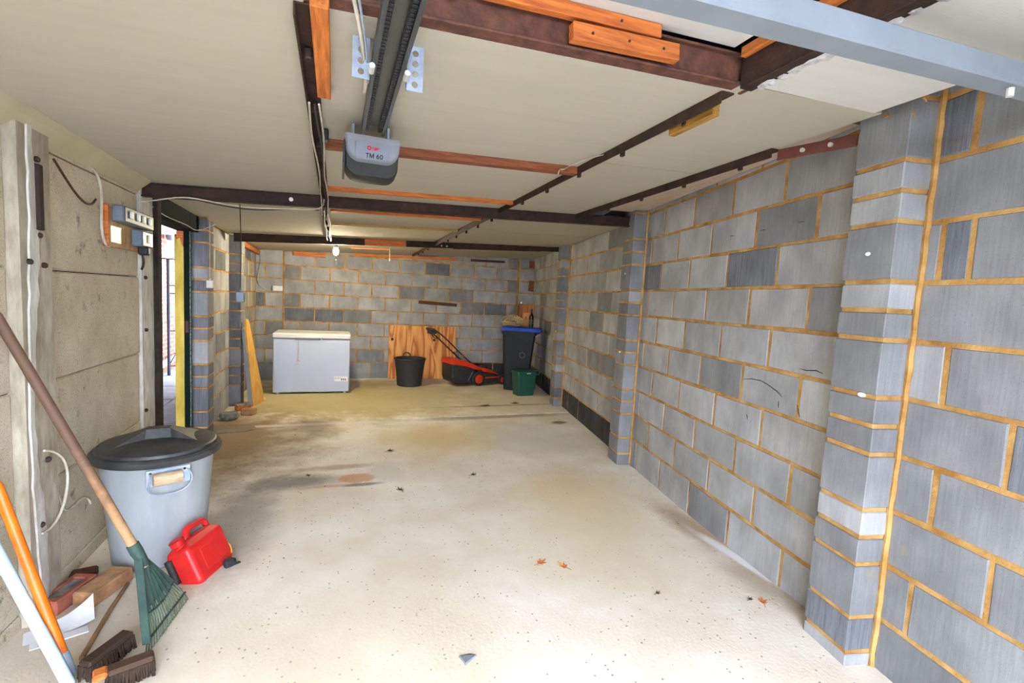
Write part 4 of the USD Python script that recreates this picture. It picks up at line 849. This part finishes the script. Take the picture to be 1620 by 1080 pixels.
# green caddy
cz = zf(6.72)
T = Thing('food_caddy', 'dark green plastic food waste caddy on the floor before the wheelie bin', 'caddy', (2.80, 6.745, cz), rz=math.radians(4))
T.part('body', tapered(-.135, .135, -.105, .105, .003, -.16, .16, -.13, .13, .345, .025), green_pl, smooth=40)
T.part('lid', tapered(-.172, .172, -.14, .14, .343, -.165, .165, -.132, .132, .385, .03), green_pl, smooth=40)
T.part('handle', tube(spline([(.165, -.10, .33), (.215, -.11, .36), (.255, -.05, .375), (.255, .05, .375), (.215, .11, .36), (.165, .10, .33)], 16), .011, 8), green_pl, smooth=60)
T.part('catch', bb(-.02, .05, -.15, -.135, .352, .372, .004), simple('catch_pale', srgb(150, 180, 166), .5), 'pale catch on the lid')

# yellow board leaning at the second left pier
B1, B2 = np.array([-.935, 6.40, zf(6.4)]), np.array([-.845, 6.70, zf(6.7)])
ub_ = unit(B2 - B1); T1 = np.array([-1.030, 6.455, 1.0]); vb = unit((T1 - B1) - ub_ * ((T1 - B1) @ ub_)); nb_ = np.cross(ub_, vb); nb_ = nb_ if nb_[0] > 0 else -nb_
hb_ = 1.08; sh = (T1 - B1) @ ub_
T = Thing('leaning_board', 'yellow tapered board leaning against the second pier left of the freezer', 'board', tuple(B1))
poly = Polygon([(0, 0), (.31, 0), (.30, .03), (sh + .10, hb_ * .86), (sh + .075, hb_ * .97), (sh + .04, hb_), (sh + .005, hb_ * .985), (sh - .01, hb_ * .9)])
T.w('board', basis(prism(poly, .022), B1, ub_, vb, nb_), osb_m)
T.w('edge_strip', frame_box(B1 - nb_ * .001 + ub_ * -.004, ub_, vb, nb_, .006, .98, .024, .001), simple('grey_edge', (.33, .35, .37), .7)) if 0 else None
T.w('grey_edge', bar(B1 + ub_ * .004 - nb_ * .012 + vb * .01, T1 - vb * .12 + ub_ * .004 - nb_ * .012, .022, .05, ref=nb_), simple('grey_edge', (.30, .32, .34), .8), 'grey edge behind the yellow face')
T.w('offcut', move(cbox(.05, .07, .05, .012), B2 + [.0, .02, .02]), simple('pale_offcut', srgb(214, 196, 150), .8), 'pale offcut caught at the foot')

# rubble by the second pier
T = Thing('brick_rubble', 'broken grey block offcut with buff brick near the second left pier', 'rubble', (-1.06, 5.78, zf(5.78)))
v = VF(trimesh.creation.icosphere(3, .1)); p = v[0] * [1.0, .8, .55]; p += (meshkit.fbm(p * 22) - .5)[:, None] * .05; p[:, 2] = np.clip(p[:, 2] + .05, .002, .085)
T.part('stone', (p, v[1]), stone_m, smooth=30)
T = Thing('broken_brick', 'small orange broken brick behind the rubble at the second pier', 'brick', (-1.0, 6.22, zf(6.22)), rz=.5)
T.part('brick', move(cbox(.15, .10, .06, .008), (0, 0, .031)), simple('brick_orange', srgb(190, 104, 52), .9, bump=.5)); T.part('mortar_cap', move(cbox(.13, .09, .02, .006), (-.01, 0, .069)), stone_m)
T = Thing('broken_brick', 'buff broken brick beside the rubble at the second pier', 'brick', (-.90, 5.98, zf(5.98)), rz=-.4)
T.part('brick', move(cbox(.14, .10, .075, .01), (0, 0, .039)), brick_buff)
T = Thing('cement_ridge', 'low ridge of old cement along the floor below the left wall', 'cement', (-1.0, 5.35, zf(5.35)))
v = VF(trimesh.creation.icosphere(3, 1)); p = v[0] * [.26, .13, .035]; p[:, 2] += (meshkit.fbm(p * 12) - .5) * .03 + .008; T.part('ridge', (p, v[1]), simple('ridge_cement', srgb(140, 124, 100), .95, bump=.5), smooth=40)

# ---------------------------------------------------------------- dustbin
dc = np.array([-.855, 2.905]); Z = zf(2.9); H = .585
T = Thing('dustbin', 'grey plastic dustbin with a dusty black lid near the side door', 'dustbin', (*dc, Z))
prof = [(0, .006), (.195, .004), (.203, .012), (.206, .05)] + [(.206 + .040 * t + (.0018 if i % 2 else 0), .05 + (H - .06) * t) for i, t in enumerate(np.linspace(.05, 1, 12))] + [(.25, H), (.242, H), (.20, .03), (0, .02)]
T.part('body', lathe(prof, 56), grey_bin, smooth=40)
lid = T.part('lid', lathe([(.246, H - .035), (.276, H - .036), (.282, H - .028), (.283, H - .006), (.274, H + .004), (.262, H + .006), (.258, H + .020), (.248, H + .028), (.16, H + .045), (.06, H + .052), (0, H + .053), (0, H + .040), (.23, H + .01), (.246, H - .01)], 60), black_lid, 'dusty black lid', smooth=35)
ang = math.radians(12); uu, vv = np.array([math.cos(ang), math.sin(ang), 0]), np.array([-math.sin(ang), math.cos(ang), 0])
hp = []
def L(a, b, z): return uu * a + vv * b + np.array([0, 0, H + z])
T.part('lid_handle', hull([L(-.055, -.05, .050), L(.055, -.05, .050), L(-.055, .05, .050), L(.055, .05, .050), L(-.05, -.03, .098), L(.05, -.03, .098), L(-.05, .034, .098), L(.05, .034, .098)]), black_lid, under=lid)
for s in (-1, 1):
    T.part('lid_wing', hull([L(s * .05, -.03, .097), L(s * .05, .034, .097), L(s * .05, -.05, .045), L(s * .05, .05, .045), L(s * .185, -.12, .030), L(s * .185, .12, .030), L(s * .12, .0, .062)]), black_lid, under=lid)
hd = unit([.40, -.92, 0]); ht = np.array([-hd[1], hd[0], 0])
def HB(a, r, z): return hd * r + ht * a + np.array([0, 0, z])
hz = H - .085
br = T.part('handle_plate', bar(HB(-.085, .250, hz - .005), HB(.095, .250, hz - .005), .006, .085), galv_m)
hn = T.part('handle_wire', tube(spline([HB(-.07, .252, hz + .02), HB(-.075, .285, hz - .01), HB(-.075, .275, hz - .058), HB(.085, .275, hz - .058), HB(.095, .285, hz - .01), HB(.08, .252, hz + .02)], 26), .004, 6), galv_m, smooth=60)
T.part('grip', tube([HB(-.062, .280, hz - .004), HB(-.06, .280, hz - .004), HB(.055, .280, hz - .004), HB(.057, .280, hz - .004)], [.024, .031, .031, .024], 18), simple('pale_wood_grip', srgb(206, 186, 156), .6, c2=srgb(170, 142, 108), scale=14.0, vec=(1, 1, 9)), 'pale wooden grip', smooth=40, under=hn)
for a in (-.068, .07): T.part('rivet', tube([HB(a, .25, hz + .022), HB(a, .256, hz + .022)], .006, 8), steel, under=br)

# ---------------------------------------------------------------- fuel can leaning on the dustbin
P0 = np.array([-.565, 2.50, zf(2.5)]); P1 = np.array([-.472, 2.758, zf(2.76)])
u = unit(P1 - P0); lean = math.radians(24); side_ = unit(np.cross(u, (0, 0, 1))); side_ = side_ if side_[0] < 0 else -side_
vz = unit(np.array([0, 0, 1.]) * math.cos(lean) + side_ * math.sin(lean)); vz = unit(vz - u * (vz @ u)); nn = np.cross(u, vz); nn = nn if nn[0] < 0 else -nn
def FC(a, b, c): return P0 + u * a + vz * b + nn * c
T = Thing('fuel_can', 'red plastic fuel can leaning against the grey dustbin', 'fuel can', tuple(P0))
Lc, Hc, Dc = .275, .205, .125
T.w('body', rhull([FC(a, b, c) for a in (.028, Lc - .028) for b in (.028, Hc - .03) for c in (.028, Dc - .028)] + [FC(a, Hc - .012, c) for a in (.06, Lc - .05) for c in (.045, Dc - .045)], .028, 20), red_pl, smooth=40)
T.w('panel_rib', rhull([FC(a, b, .0015) for a in (.07, Lc - .06) for b in (.05, .15)], .004, 8), red_pl, smooth=40)
neck = tube([FC(.045, Hc - .02, .06), FC(.035, Hc + .012, .06)], .027, 18); T.w('neck', neck, red_pl, smooth=40)
cp_ = T.w('cap', tube([FC(.035, Hc + .012, .06), FC(.034, Hc + .016, .06), FC(.026, Hc + .040, .06), FC(.0255, Hc + .043, .06)], [.026, .031, .030, .022], 18), red_pl, 'red screw cap', smooth=40)
T.w('handle', tube(spline([FC(.085, Hc - .01, .062), FC(.092, Hc + .030, .062), FC(.115, Hc + .050, .062), FC(.2, Hc + .052, .062), FC(.235, Hc + .046, .062), FC(.248, Hc + .02, .062), FC(.25, Hc - .02, .062)], 24), [.017] * 10 + [.015] * 14, 10), red_pl, smooth=60)
T.w('grip_web', rhull([FC(a, Hc - .02, .062) for a in (.08, .12)] + [FC(.10, Hc + .03, .062)], .014, 10), red_pl, smooth=40)
T.w('dust_patch', rhull([FC(.155, Hc + .002, .05), FC(.195, Hc + .004, .05)], .017, 12), simple('dusty_red', srgb(150, 96, 84), .85), 'dusty patch under the handle', smooth=40)
T.w('strap', tube(spline([FC(Lc + .004, .10, .06), FC(Lc - .004, .08, .01), FC(Lc - .03, .03, -.004)], 10), .003, 6), simple('yellow_cord', srgb(226, 176, 60), .6), 'yellow cord', smooth=60)
T.w('spout', tube([FC(.0, .05, .11), FC(.0, .17, .11)], [.018, .018], 12), black_pl, 'black spout clipped behind', smooth=40)
cz = zf(2.62)
T = Thing('spout_cap', 'small black plastic cap lying on the floor by the red fuel can', 'cap', (-.485, 2.645, cz), rz=.6)
T.part('cap', xf(lathe([(0, -.022), (.020, -.022), (.024, -.018), (.024, .012), (.018, .02), (.012, .03), (.0, .03)], 20), trimesh.transformations.translation_matrix((0, 0, .024)) @ rot((0, 1, 0), 90)), black_pl, smooth=40)
T.part('tab', bb(.015, .055, -.008, .008, .001, .008, .002), black_pl)

# ---------------------------------------------------------------- rake
RT, RL, RRt = np.array([-.712, 2.155, .335]), np.array([-.640, 1.998, zf(2.0) + .004]), np.array([-.592, 2.379, zf(2.38) + .004])
T = Thing('leaf_rake', 'green plastic leaf rake with a long wooden handle leaning on the left wall', 'rake', tuple((RL + RRt) / 2))
hdir = unit(np.array([-1.1, 2.171, 1.226]) - RT)
top = RT + hdir * ((-1.118 - RT[0]) / hdir[0])
T.w('handle', tube([RT - hdir * .07, RT, RT + hdir * .4, top - hdir * .02, top], [.015, .0165, .0165, .0165, .010], 12), rake_wood, 'weathered wooden handle', smooth=40)
nrm = unit(np.cross(RL - RT, RRt - RT)); nrm = nrm if nrm[0] > 0 else -nrm
def RKp(t, s, off=0.0):
    """t from the socket 0 to the tips 1, s across 0..1; slightly dished"""
    e = RL * (1 - s) + RRt * s; q = RT * (1 - t) + e * t
    return q + nrm * (off + .035 * math.sin(math.pi * s) * t * 0 + .03 * t * (1 - t))
n1, n2 = 10, 14; V = []; 
for side_off in (.004, -.002):
    for i in range(n1 + 1):
        for j in range(n2 + 1):
            s = j / n2; bulge = .60 + .06 * math.sin(math.pi * s); V.append(RKp(bulge * i / n1, s, side_off + .004 * math.cos(j * math.pi)))
V = np.array(V); Fs = []; N = (n1 + 1) * (n2 + 1)
for i in range(n1):
    for j in range(n2):
        a, b, c_, d = i * (n2 + 1) + j, i * (n2 + 1) + j + 1, (i + 1) * (n2 + 1) + j + 1, (i + 1) * (n2 + 1) + j
        Fs += [(a, b, c_, d), (N + d, N + c_, N + b, N + a)]
for j in range(n2): Fs.append((n1 * (n2 + 1) + j, n1 * (n2 + 1) + j + 1, N + n1 * (n2 + 1) + j + 1, N + n1 * (n2 + 1) + j))
T.w('head_plate', (V, np.array(Fs)), rake_green, smooth=50)
T.w('head_edge', tube([RKp(.60 + .06 * math.sin(math.pi * s), s, .003) for s in np.linspace(0, 1, 16)], .005, 6), rake_green, smooth=60)
T.w('socket', tube([RT + hdir * .035, RT, RKp(.16, .42, .008), RKp(.28, .45, .004)], [.021, .022, .016, .008], 12), rake_green, smooth=50)
T.w('side_bar', bar(RKp(-.02, 0, .004), RKp(.86, 0, .006), .010, .028, ref=nrm), rake_green, 'stiff green bar down the near edge of the head')
T.w('side_bar', bar(RKp(.0, 1, .003), RKp(.62, 1, .004), .006, .012, ref=nrm), rake_green)
for k in range(19):
    s = (k + .3) / 18.6; 
    T.w('tine', tube([RKp(.58, s, .001), RKp(.72, s, .004), RKp(.86, s, .004), RKp(.97, s, 0.0), RKp(1.0, s, -.012) + [0, 0, .004]], [.0036, .0034, .0032, .003, .002], 5), rake_tine, smooth=60)
T.w('tine_band', tube([RKp(.84, s, .008) for s in np.linspace(0, 1, 12)], .0045, 6), rake_green, smooth=60)

# ---------------------------------------------------------------- tools leaning at lower left
T = Thing('orange_handle', 'orange varnished tool handle with a grey ferrule leaning at the lower left', 'tool handle', (-.87, 2.02, zf(2.0)))
a, b = np.array([-.872, 2.005, zf(2.0) + .035]), np.array([-1.115, 2.14, .665])
T.w('handle', tube([a, a * .9 + b * .1, b - (b - a) * .03, b], [.0165, .0165, .0165, .011], 12), orange_paint, smooth=40)
T.w('ferrule', tube([a - (b - a) * .045, a + (b - a) * .07], .018, 12), galv_m, 'grey metal ferrule', smooth=40)
T = Thing('pale_pole', 'pale blue white pole leaning at the lower left in front of the orange handle', 'pole', (-.80, 1.92, zf(1.9)))
a, b = np.array([-.835, 1.93, zf(1.9) + .012]), np.array([-1.118, 2.12, .44])
T.w('pole', tube([a - (b - a) * .02, a, b, b + (b - a) * .01], [.012, .0185, .0185, .012], 12), blue_white, smooth=40)
def broom(label, c, rz, wood_m, L_=.17, wd=.05, orange=False):
    T = Thing('broom_head', label, 'broom head', (c[0], c[1], zf(c[1])), rz=rz)
    T.part('stock', move(cbox(L_, wd, .022, .006), (0, 0, .062)), wood_m)
    if orange: T.part('stock_end', move(cbox(.04, wd, .024, .006), (-L_ / 2 - .018, 0, .062)), timber_or, 'orange end of the stock')
    m = []; r2 = random.Random(3)
    for i in range(22):
        for j in range(6):
            x, y = -L_ * .48 + L_ * .96 * i / 21, -wd * .44 + wd * .88 * j / 5
            m.append(tube([(x, y, .055), (x * 1.06 + r2.uniform(-.006, .006), y * 1.35 + r2.uniform(-.006, .006), .003)], [.005, .0035], 5))
    T.part('bristles', cat_(*m), brush_m, kind='stuff')
broom('dark brown bristle broom head on the floor at the foot of the orange handle', (-.765, 2.03), math.radians(62), simple('dark_stock', srgb(58, 40, 28), .7))
broom('brown bristle broom head with an orange end at the bottom edge of the view', (-.655, 1.915), math.radians(20), simple('brown_stock', srgb(74, 52, 36), .7), .13, orange=True)
T = Thing('thin_stick', 'thin weathered stick lying on the floor beside the two bricks', 'stick', (-.9, 2.3, zf(2.3)))
T.w('stick', tube([(-.895, 2.60, zf(2.60) + .010), (-.885, 2.38, zf(2.38) + .011), (-.86, 2.075, zf(2.07) + .010)], [.007, .009, .009], 8), simple('stick_wood', srgb(150, 116, 78), .8, c2=srgb(104, 78, 52)), smooth=60)

# bricks and card
def brick(label, c, rz, m, frog=False):
    T = Thing('loose_brick', label, 'brick', (c[0], c[1], zf(c[1])), rz=rz)
    if frog:
        b_ = m3.Manifold.hull_points(np.array(cbox(.102, .215, .065, .006)[0])) - m3.Manifold.cube([.06, .15, .02], True).translate([0, 0, .030])
        T.part('brick', move(VF(b_), (0, 0, .034)), m)
        T.part('frog_dirt', bb(-.028, .028, -.073, .073, .052, .058, .002), stone_m)
    else: T.part('brick', move(cbox(.102, .215, .065, .007), (0, 0, .034)), m)
brick('red brick with a frog lying by the precast post', (-1.095, 2.53), math.radians(-18), brick_red, True)
brick('buff brown brick lying flat beside the red brick with a frog', (-.972, 2.56), math.radians(-20), brick_buff)
T = Thing('broken_brick', 'dark broken brick end lying against the foot of the left wall', 'brick', (-1.105, 2.71, zf(2.72)), rz=.2)
T.part('brick', move(cbox(.10, .06, .045, .008), (0, 0, .024)), timber_dk)
T = Thing('curled_card', 'curled white card lying on the floor in front of the bricks', 'card', (-1.02, 2.32, zf(2.32)))
n = 16; V = []
cx0, cx1 = np.array([-1.118, 2.262]), np.array([-.925, 2.345]); ud = unit(np.append(cx1 - cx0, 0)); vd = np.array([-ud[1], ud[0], 0]); Lk = np.linalg.norm(cx1 - cx0)
for th in (0, .0025):
    for i in range(n + 1):
        t = i / n; lift = .004 + .030 * max(0, (t - .45) / .55) ** 2
        w0, w1 = -.035, .05 + .02 * t
        for j in range(5):
            q = np.append(cx0, zf(2.3)) + ud * Lk * t + vd * (w0 + (w1 - w0) * j / 4); q[2] += lift * (.6 + j / 8) + th + (.04 * (t ** 2) * (j / 4) ** 2); V.append(q)
V = np.array(V); N = (n + 1) * 5; Fs = []
for i in range(n):
    for j in range(4):
        a_, b_, c_, d_ = i * 5 + j, (i + 1) * 5 + j, (i + 1) * 5 + j + 1, i * 5 + j + 1
        Fs += [(a_, b_, c_, d_)[::-1], (N + a_, N + b_, N + c_, N + d_)]
T.w('card', (V, np.array(Fs)), paper, smooth=50)
T.w('under_card', frame_box(np.append(cx0, zf(2.3)) + vd * -.085 + ud * .02, ud, vd, (0, 0, 1), .17, .045, .006, .001), paper)

# ---------------------------------------------------------------- leaves and debris
def leaf_mesh(r, seed, curl=.25):
    q = random.Random(seed); pts = []
    lobes = [(0, 1.0), (50, .85), (100, .62), (150, .45), (180, .25), (210, .45), (260, .62), (310, .85)]
    for i, (a, k) in enumerate(lobes):
        a2 = (a + lobes[(i + 1) % 8][0] + (360 if i == 7 else 0)) / 2
        for da, kk in ((-9, .62), (0, 1.0), (9, .66)): pts.append((math.radians(a + da), r * k * kk * q.uniform(.9, 1.08)))
        pts.append((math.radians(a2), r * .34 * q.uniform(.85, 1.1)))
    P = [(d * math.cos(a), d * math.sin(a)) for a, d in pts]; top = []
    V = [(0, 0, .004)] + [(x, y, .004 + curl * (x * x + y * y) / r * q.uniform(.4, 1.5)) for x, y in P]
    n = len(P); V2 = [(x, y, z + .0012) for x, y, z in V]; Fs = []
    for k in range(1, n + 1):
        k2 = k % n + 1; Fs += [(0, k2, k), (n + 1, n + 1 + k, n + 1 + k2), (k, k2, n + 1 + k2), (k, n + 1 + k2, n + 1 + k)]
    return np.array(V + V2), np.array(Fs)
def leaf(label, x, y, r, rz, m, seed, stem=True, group=None):
    T = Thing('dry_leaf', label, 'leaf', (x, y, zf(y) + .003), rz=rz, group=group)
    T.part('blade', leaf_mesh(r, seed), m)
    if stem: T.part('stalk', tube([(-.2 * r, 0, .005), (-1.1 * r, .1 * r, .004)], .0013, 5), m)
leaf('orange lobed leaf in the middle of the floor, left of a pair', 1.081, 2.217, .042, .4, leaf_m, 1)
leaf('orange lobed leaf in the middle of the floor, right of a pair', 1.192, 2.144, .040, 2.2, leaf_m, 2)
leaf('orange lobed leaf near the foot of the first right pier', 1.985, 1.572, .036, 1.0, leaf_m, 3)
leaf('pale brown leaf fragment between the leaf pair and the right wall', 1.527, 1.789, .022, .3, leaf_br, 4)
leaf('grey leaf scrap beside the orange leaf at the first right pier', 1.94, 1.61, .020, .3, grit_m, 5)
leaf('small black leaf on the pale floor in the middle distance', 1.087, 3.594, .038, .3, grit_m, 6)
leaf('dark curled leaf left of the centre crack', .50, 4.35, .05, .5, grit_m, 7)
leaf('brown leaf pair by the bleached floor patch', .48, 3.42, .04, 2.0, leaf_br, 8)
leaf('dark brown leaf on the floor in front of the mower', 1.96, 6.06, .06, .1, leaf_br, 9)
leaf('dark brown leaf on the floor left of the green caddy', 2.44, 6.16, .055, .9, leaf_br, 10)
leaf('small dark leaf on the smudged floor patch by the dustbin', -.17, 3.86, .028, 1.9, grit_m, 11)
T = Thing('slate_chip', 'grey slate chip on the near floor at the bottom of the view', 'stone chip', (.516, 1.656, zf(1.656)), rz=.5)
T.part('chip', hull([(-.032, -.022, 0), (.035, -.018, 0), (.02, .012, 0), (-.022, .03, 0), (-.028, -.018, .006), (.03, -.016, .005), (-.02, .026, .006)]), slate_m)
T = Thing('floor_grit', 'scattered dark grit and leaf crumbs across the floor', 'grit', (0, 0, 0), kind='stuff')
g = []; q = random.Random(12)
for i in range(260):
    y = q.uniform(1.5, 8.0) if i > 80 else q.uniform(3.0, 5.8); x = q.uniform(-1.0, min(wall_x(y) - .15, 3.0)) if i > 80 else q.uniform(-1.05, .4); r = q.uniform(.0015, .0045) * min(1.0, .45 + y / 9)
    if y > 7.0 or (x < -.5 and y < 3.25) or (x > 2.5 and y > 6.4): continue
    m = hull([(q.gauss(0, r), q.gauss(0, r), abs(q.gauss(0, r * .5))) for _ in range(7)]); g.append(move(m, (x, y, zf(y) + .0015)))
T.part('crumbs', cat_(*g), grit_m, kind='stuff')

# ---------------------------------------------------------------- outside the side door
T = Thing('brick_house', 'red brick house wall seen through the side door', 'house', (-2.85, 9, -.1))
T.w('wall', bb(-3.1, -2.70, -2, 13.5, -.3, 6.0, .002), house_m)
T.w('footing', bb(-2.72, -2.67, 6, 13.5, -.15, .0, .01), simple('footing', srgb(150, 98, 74), .9))
T.w('air_brick', bb(-2.705, -2.69, 9.35, 9.58, 1.15, 1.30, .004), simple('air_brick', srgb(120, 84, 72), .9))
T = Thing('drain_pipe', 'pale grey pipe running low along the brick house', 'pipe', (-2.6, 9, .06))
T.w('pipe', tube([(-2.61, 7.6, .0), (-2.60, 8.82, .037), (-2.60, 9.67, .096), (-2.60, 11.0, .18)], .05, 14), pipe_m, smooth=50)
T.w('collar', tube([(-2.60, 9.30, .068), (-2.60, 9.36, .073)], .058, 14), pipe_m, smooth=50)
T = Thing('iron_gate', 'black wrought iron gate with scrolls beside the brick house', 'gate', (-2.45, 8.95, -.1))
gy = 8.95; gx = -2.49
def gt(name, pts, r=.010): T.w(name, tube(pts, r, 6), iron_m, smooth=60)
gt('post', [(gx, gy, -.1), (gx, gy, 1.76)], .022)
for z in (.05, .62, 1.35, 1.22): gt('rail', [(gx, gy, z), (-1.5, gy + .5, z)], .010)
def scroll(cx, cz, r, s=1):
    return [(cx + (r * (1 - t * .8)) * math.cos(s * (t * 3.6 * math.pi)) * .9, gy + (cx - gx) * .5 + 0, cz + (r * (1 - t * .8)) * math.sin(s * t * 3.6 * math.pi)) for t in np.linspace(0, 1, 30)]
for z in (.83, .28): gt('scroll', scroll(gx + .15, z, .10), .009); gt('scroll', scroll(gx + .38, z, .10, -1), .009)
for x in (.28, .55, .8): gt('upright', [(gx + x, gy + x * .5, .0), (gx + x, gy + x * .5, 1.5)], .009)
gt('brace', [(gx + .02, gy, .1), (gx + .5, gy + .25, 1.2)], .008)
T = Thing('wall_lantern', 'blue white lamp box fixed high on the brick house', 'lamp', (-2.62, 9.4, 2.2))
T.w('box', bb(-2.70, -2.52, 9.25, 9.75, 2.18, 2.36, .02), white_pl); T.w('shade', bb(-2.70, -2.48, 9.2, 9.8, 2.34, 2.39, .01), metalclad); T.w('bowl', move(lathe([(0, -.09), (.05, -.08), (.07, -.03), (.07, 0), (0, 0)], 20), (-2.60, 9.5, 2.18)), metalclad, smooth=40)

CP = Thing('passage_canopy', 'dark canopy roof over the passage outside the side door, lengthened to shade the house wall', None, kind='structure')
CP.part('sheet', bb(-2.69, -1.40, 3.2, 9.0, 2.42, 2.45, .004), roof_m)  # canopy extended past its visible end to dim the brick wall outside
for y in (3.4, 5.4, 7.4, 8.9): CP.part('rafter', bb(-2.69, -1.42, y, y + .05, 2.34, 2.42, .004), jamb_m)
CP.part('back_wall', bb(-2.7, 3.8, 12.6, 12.8, -.3, 3.0, .01), house_m)
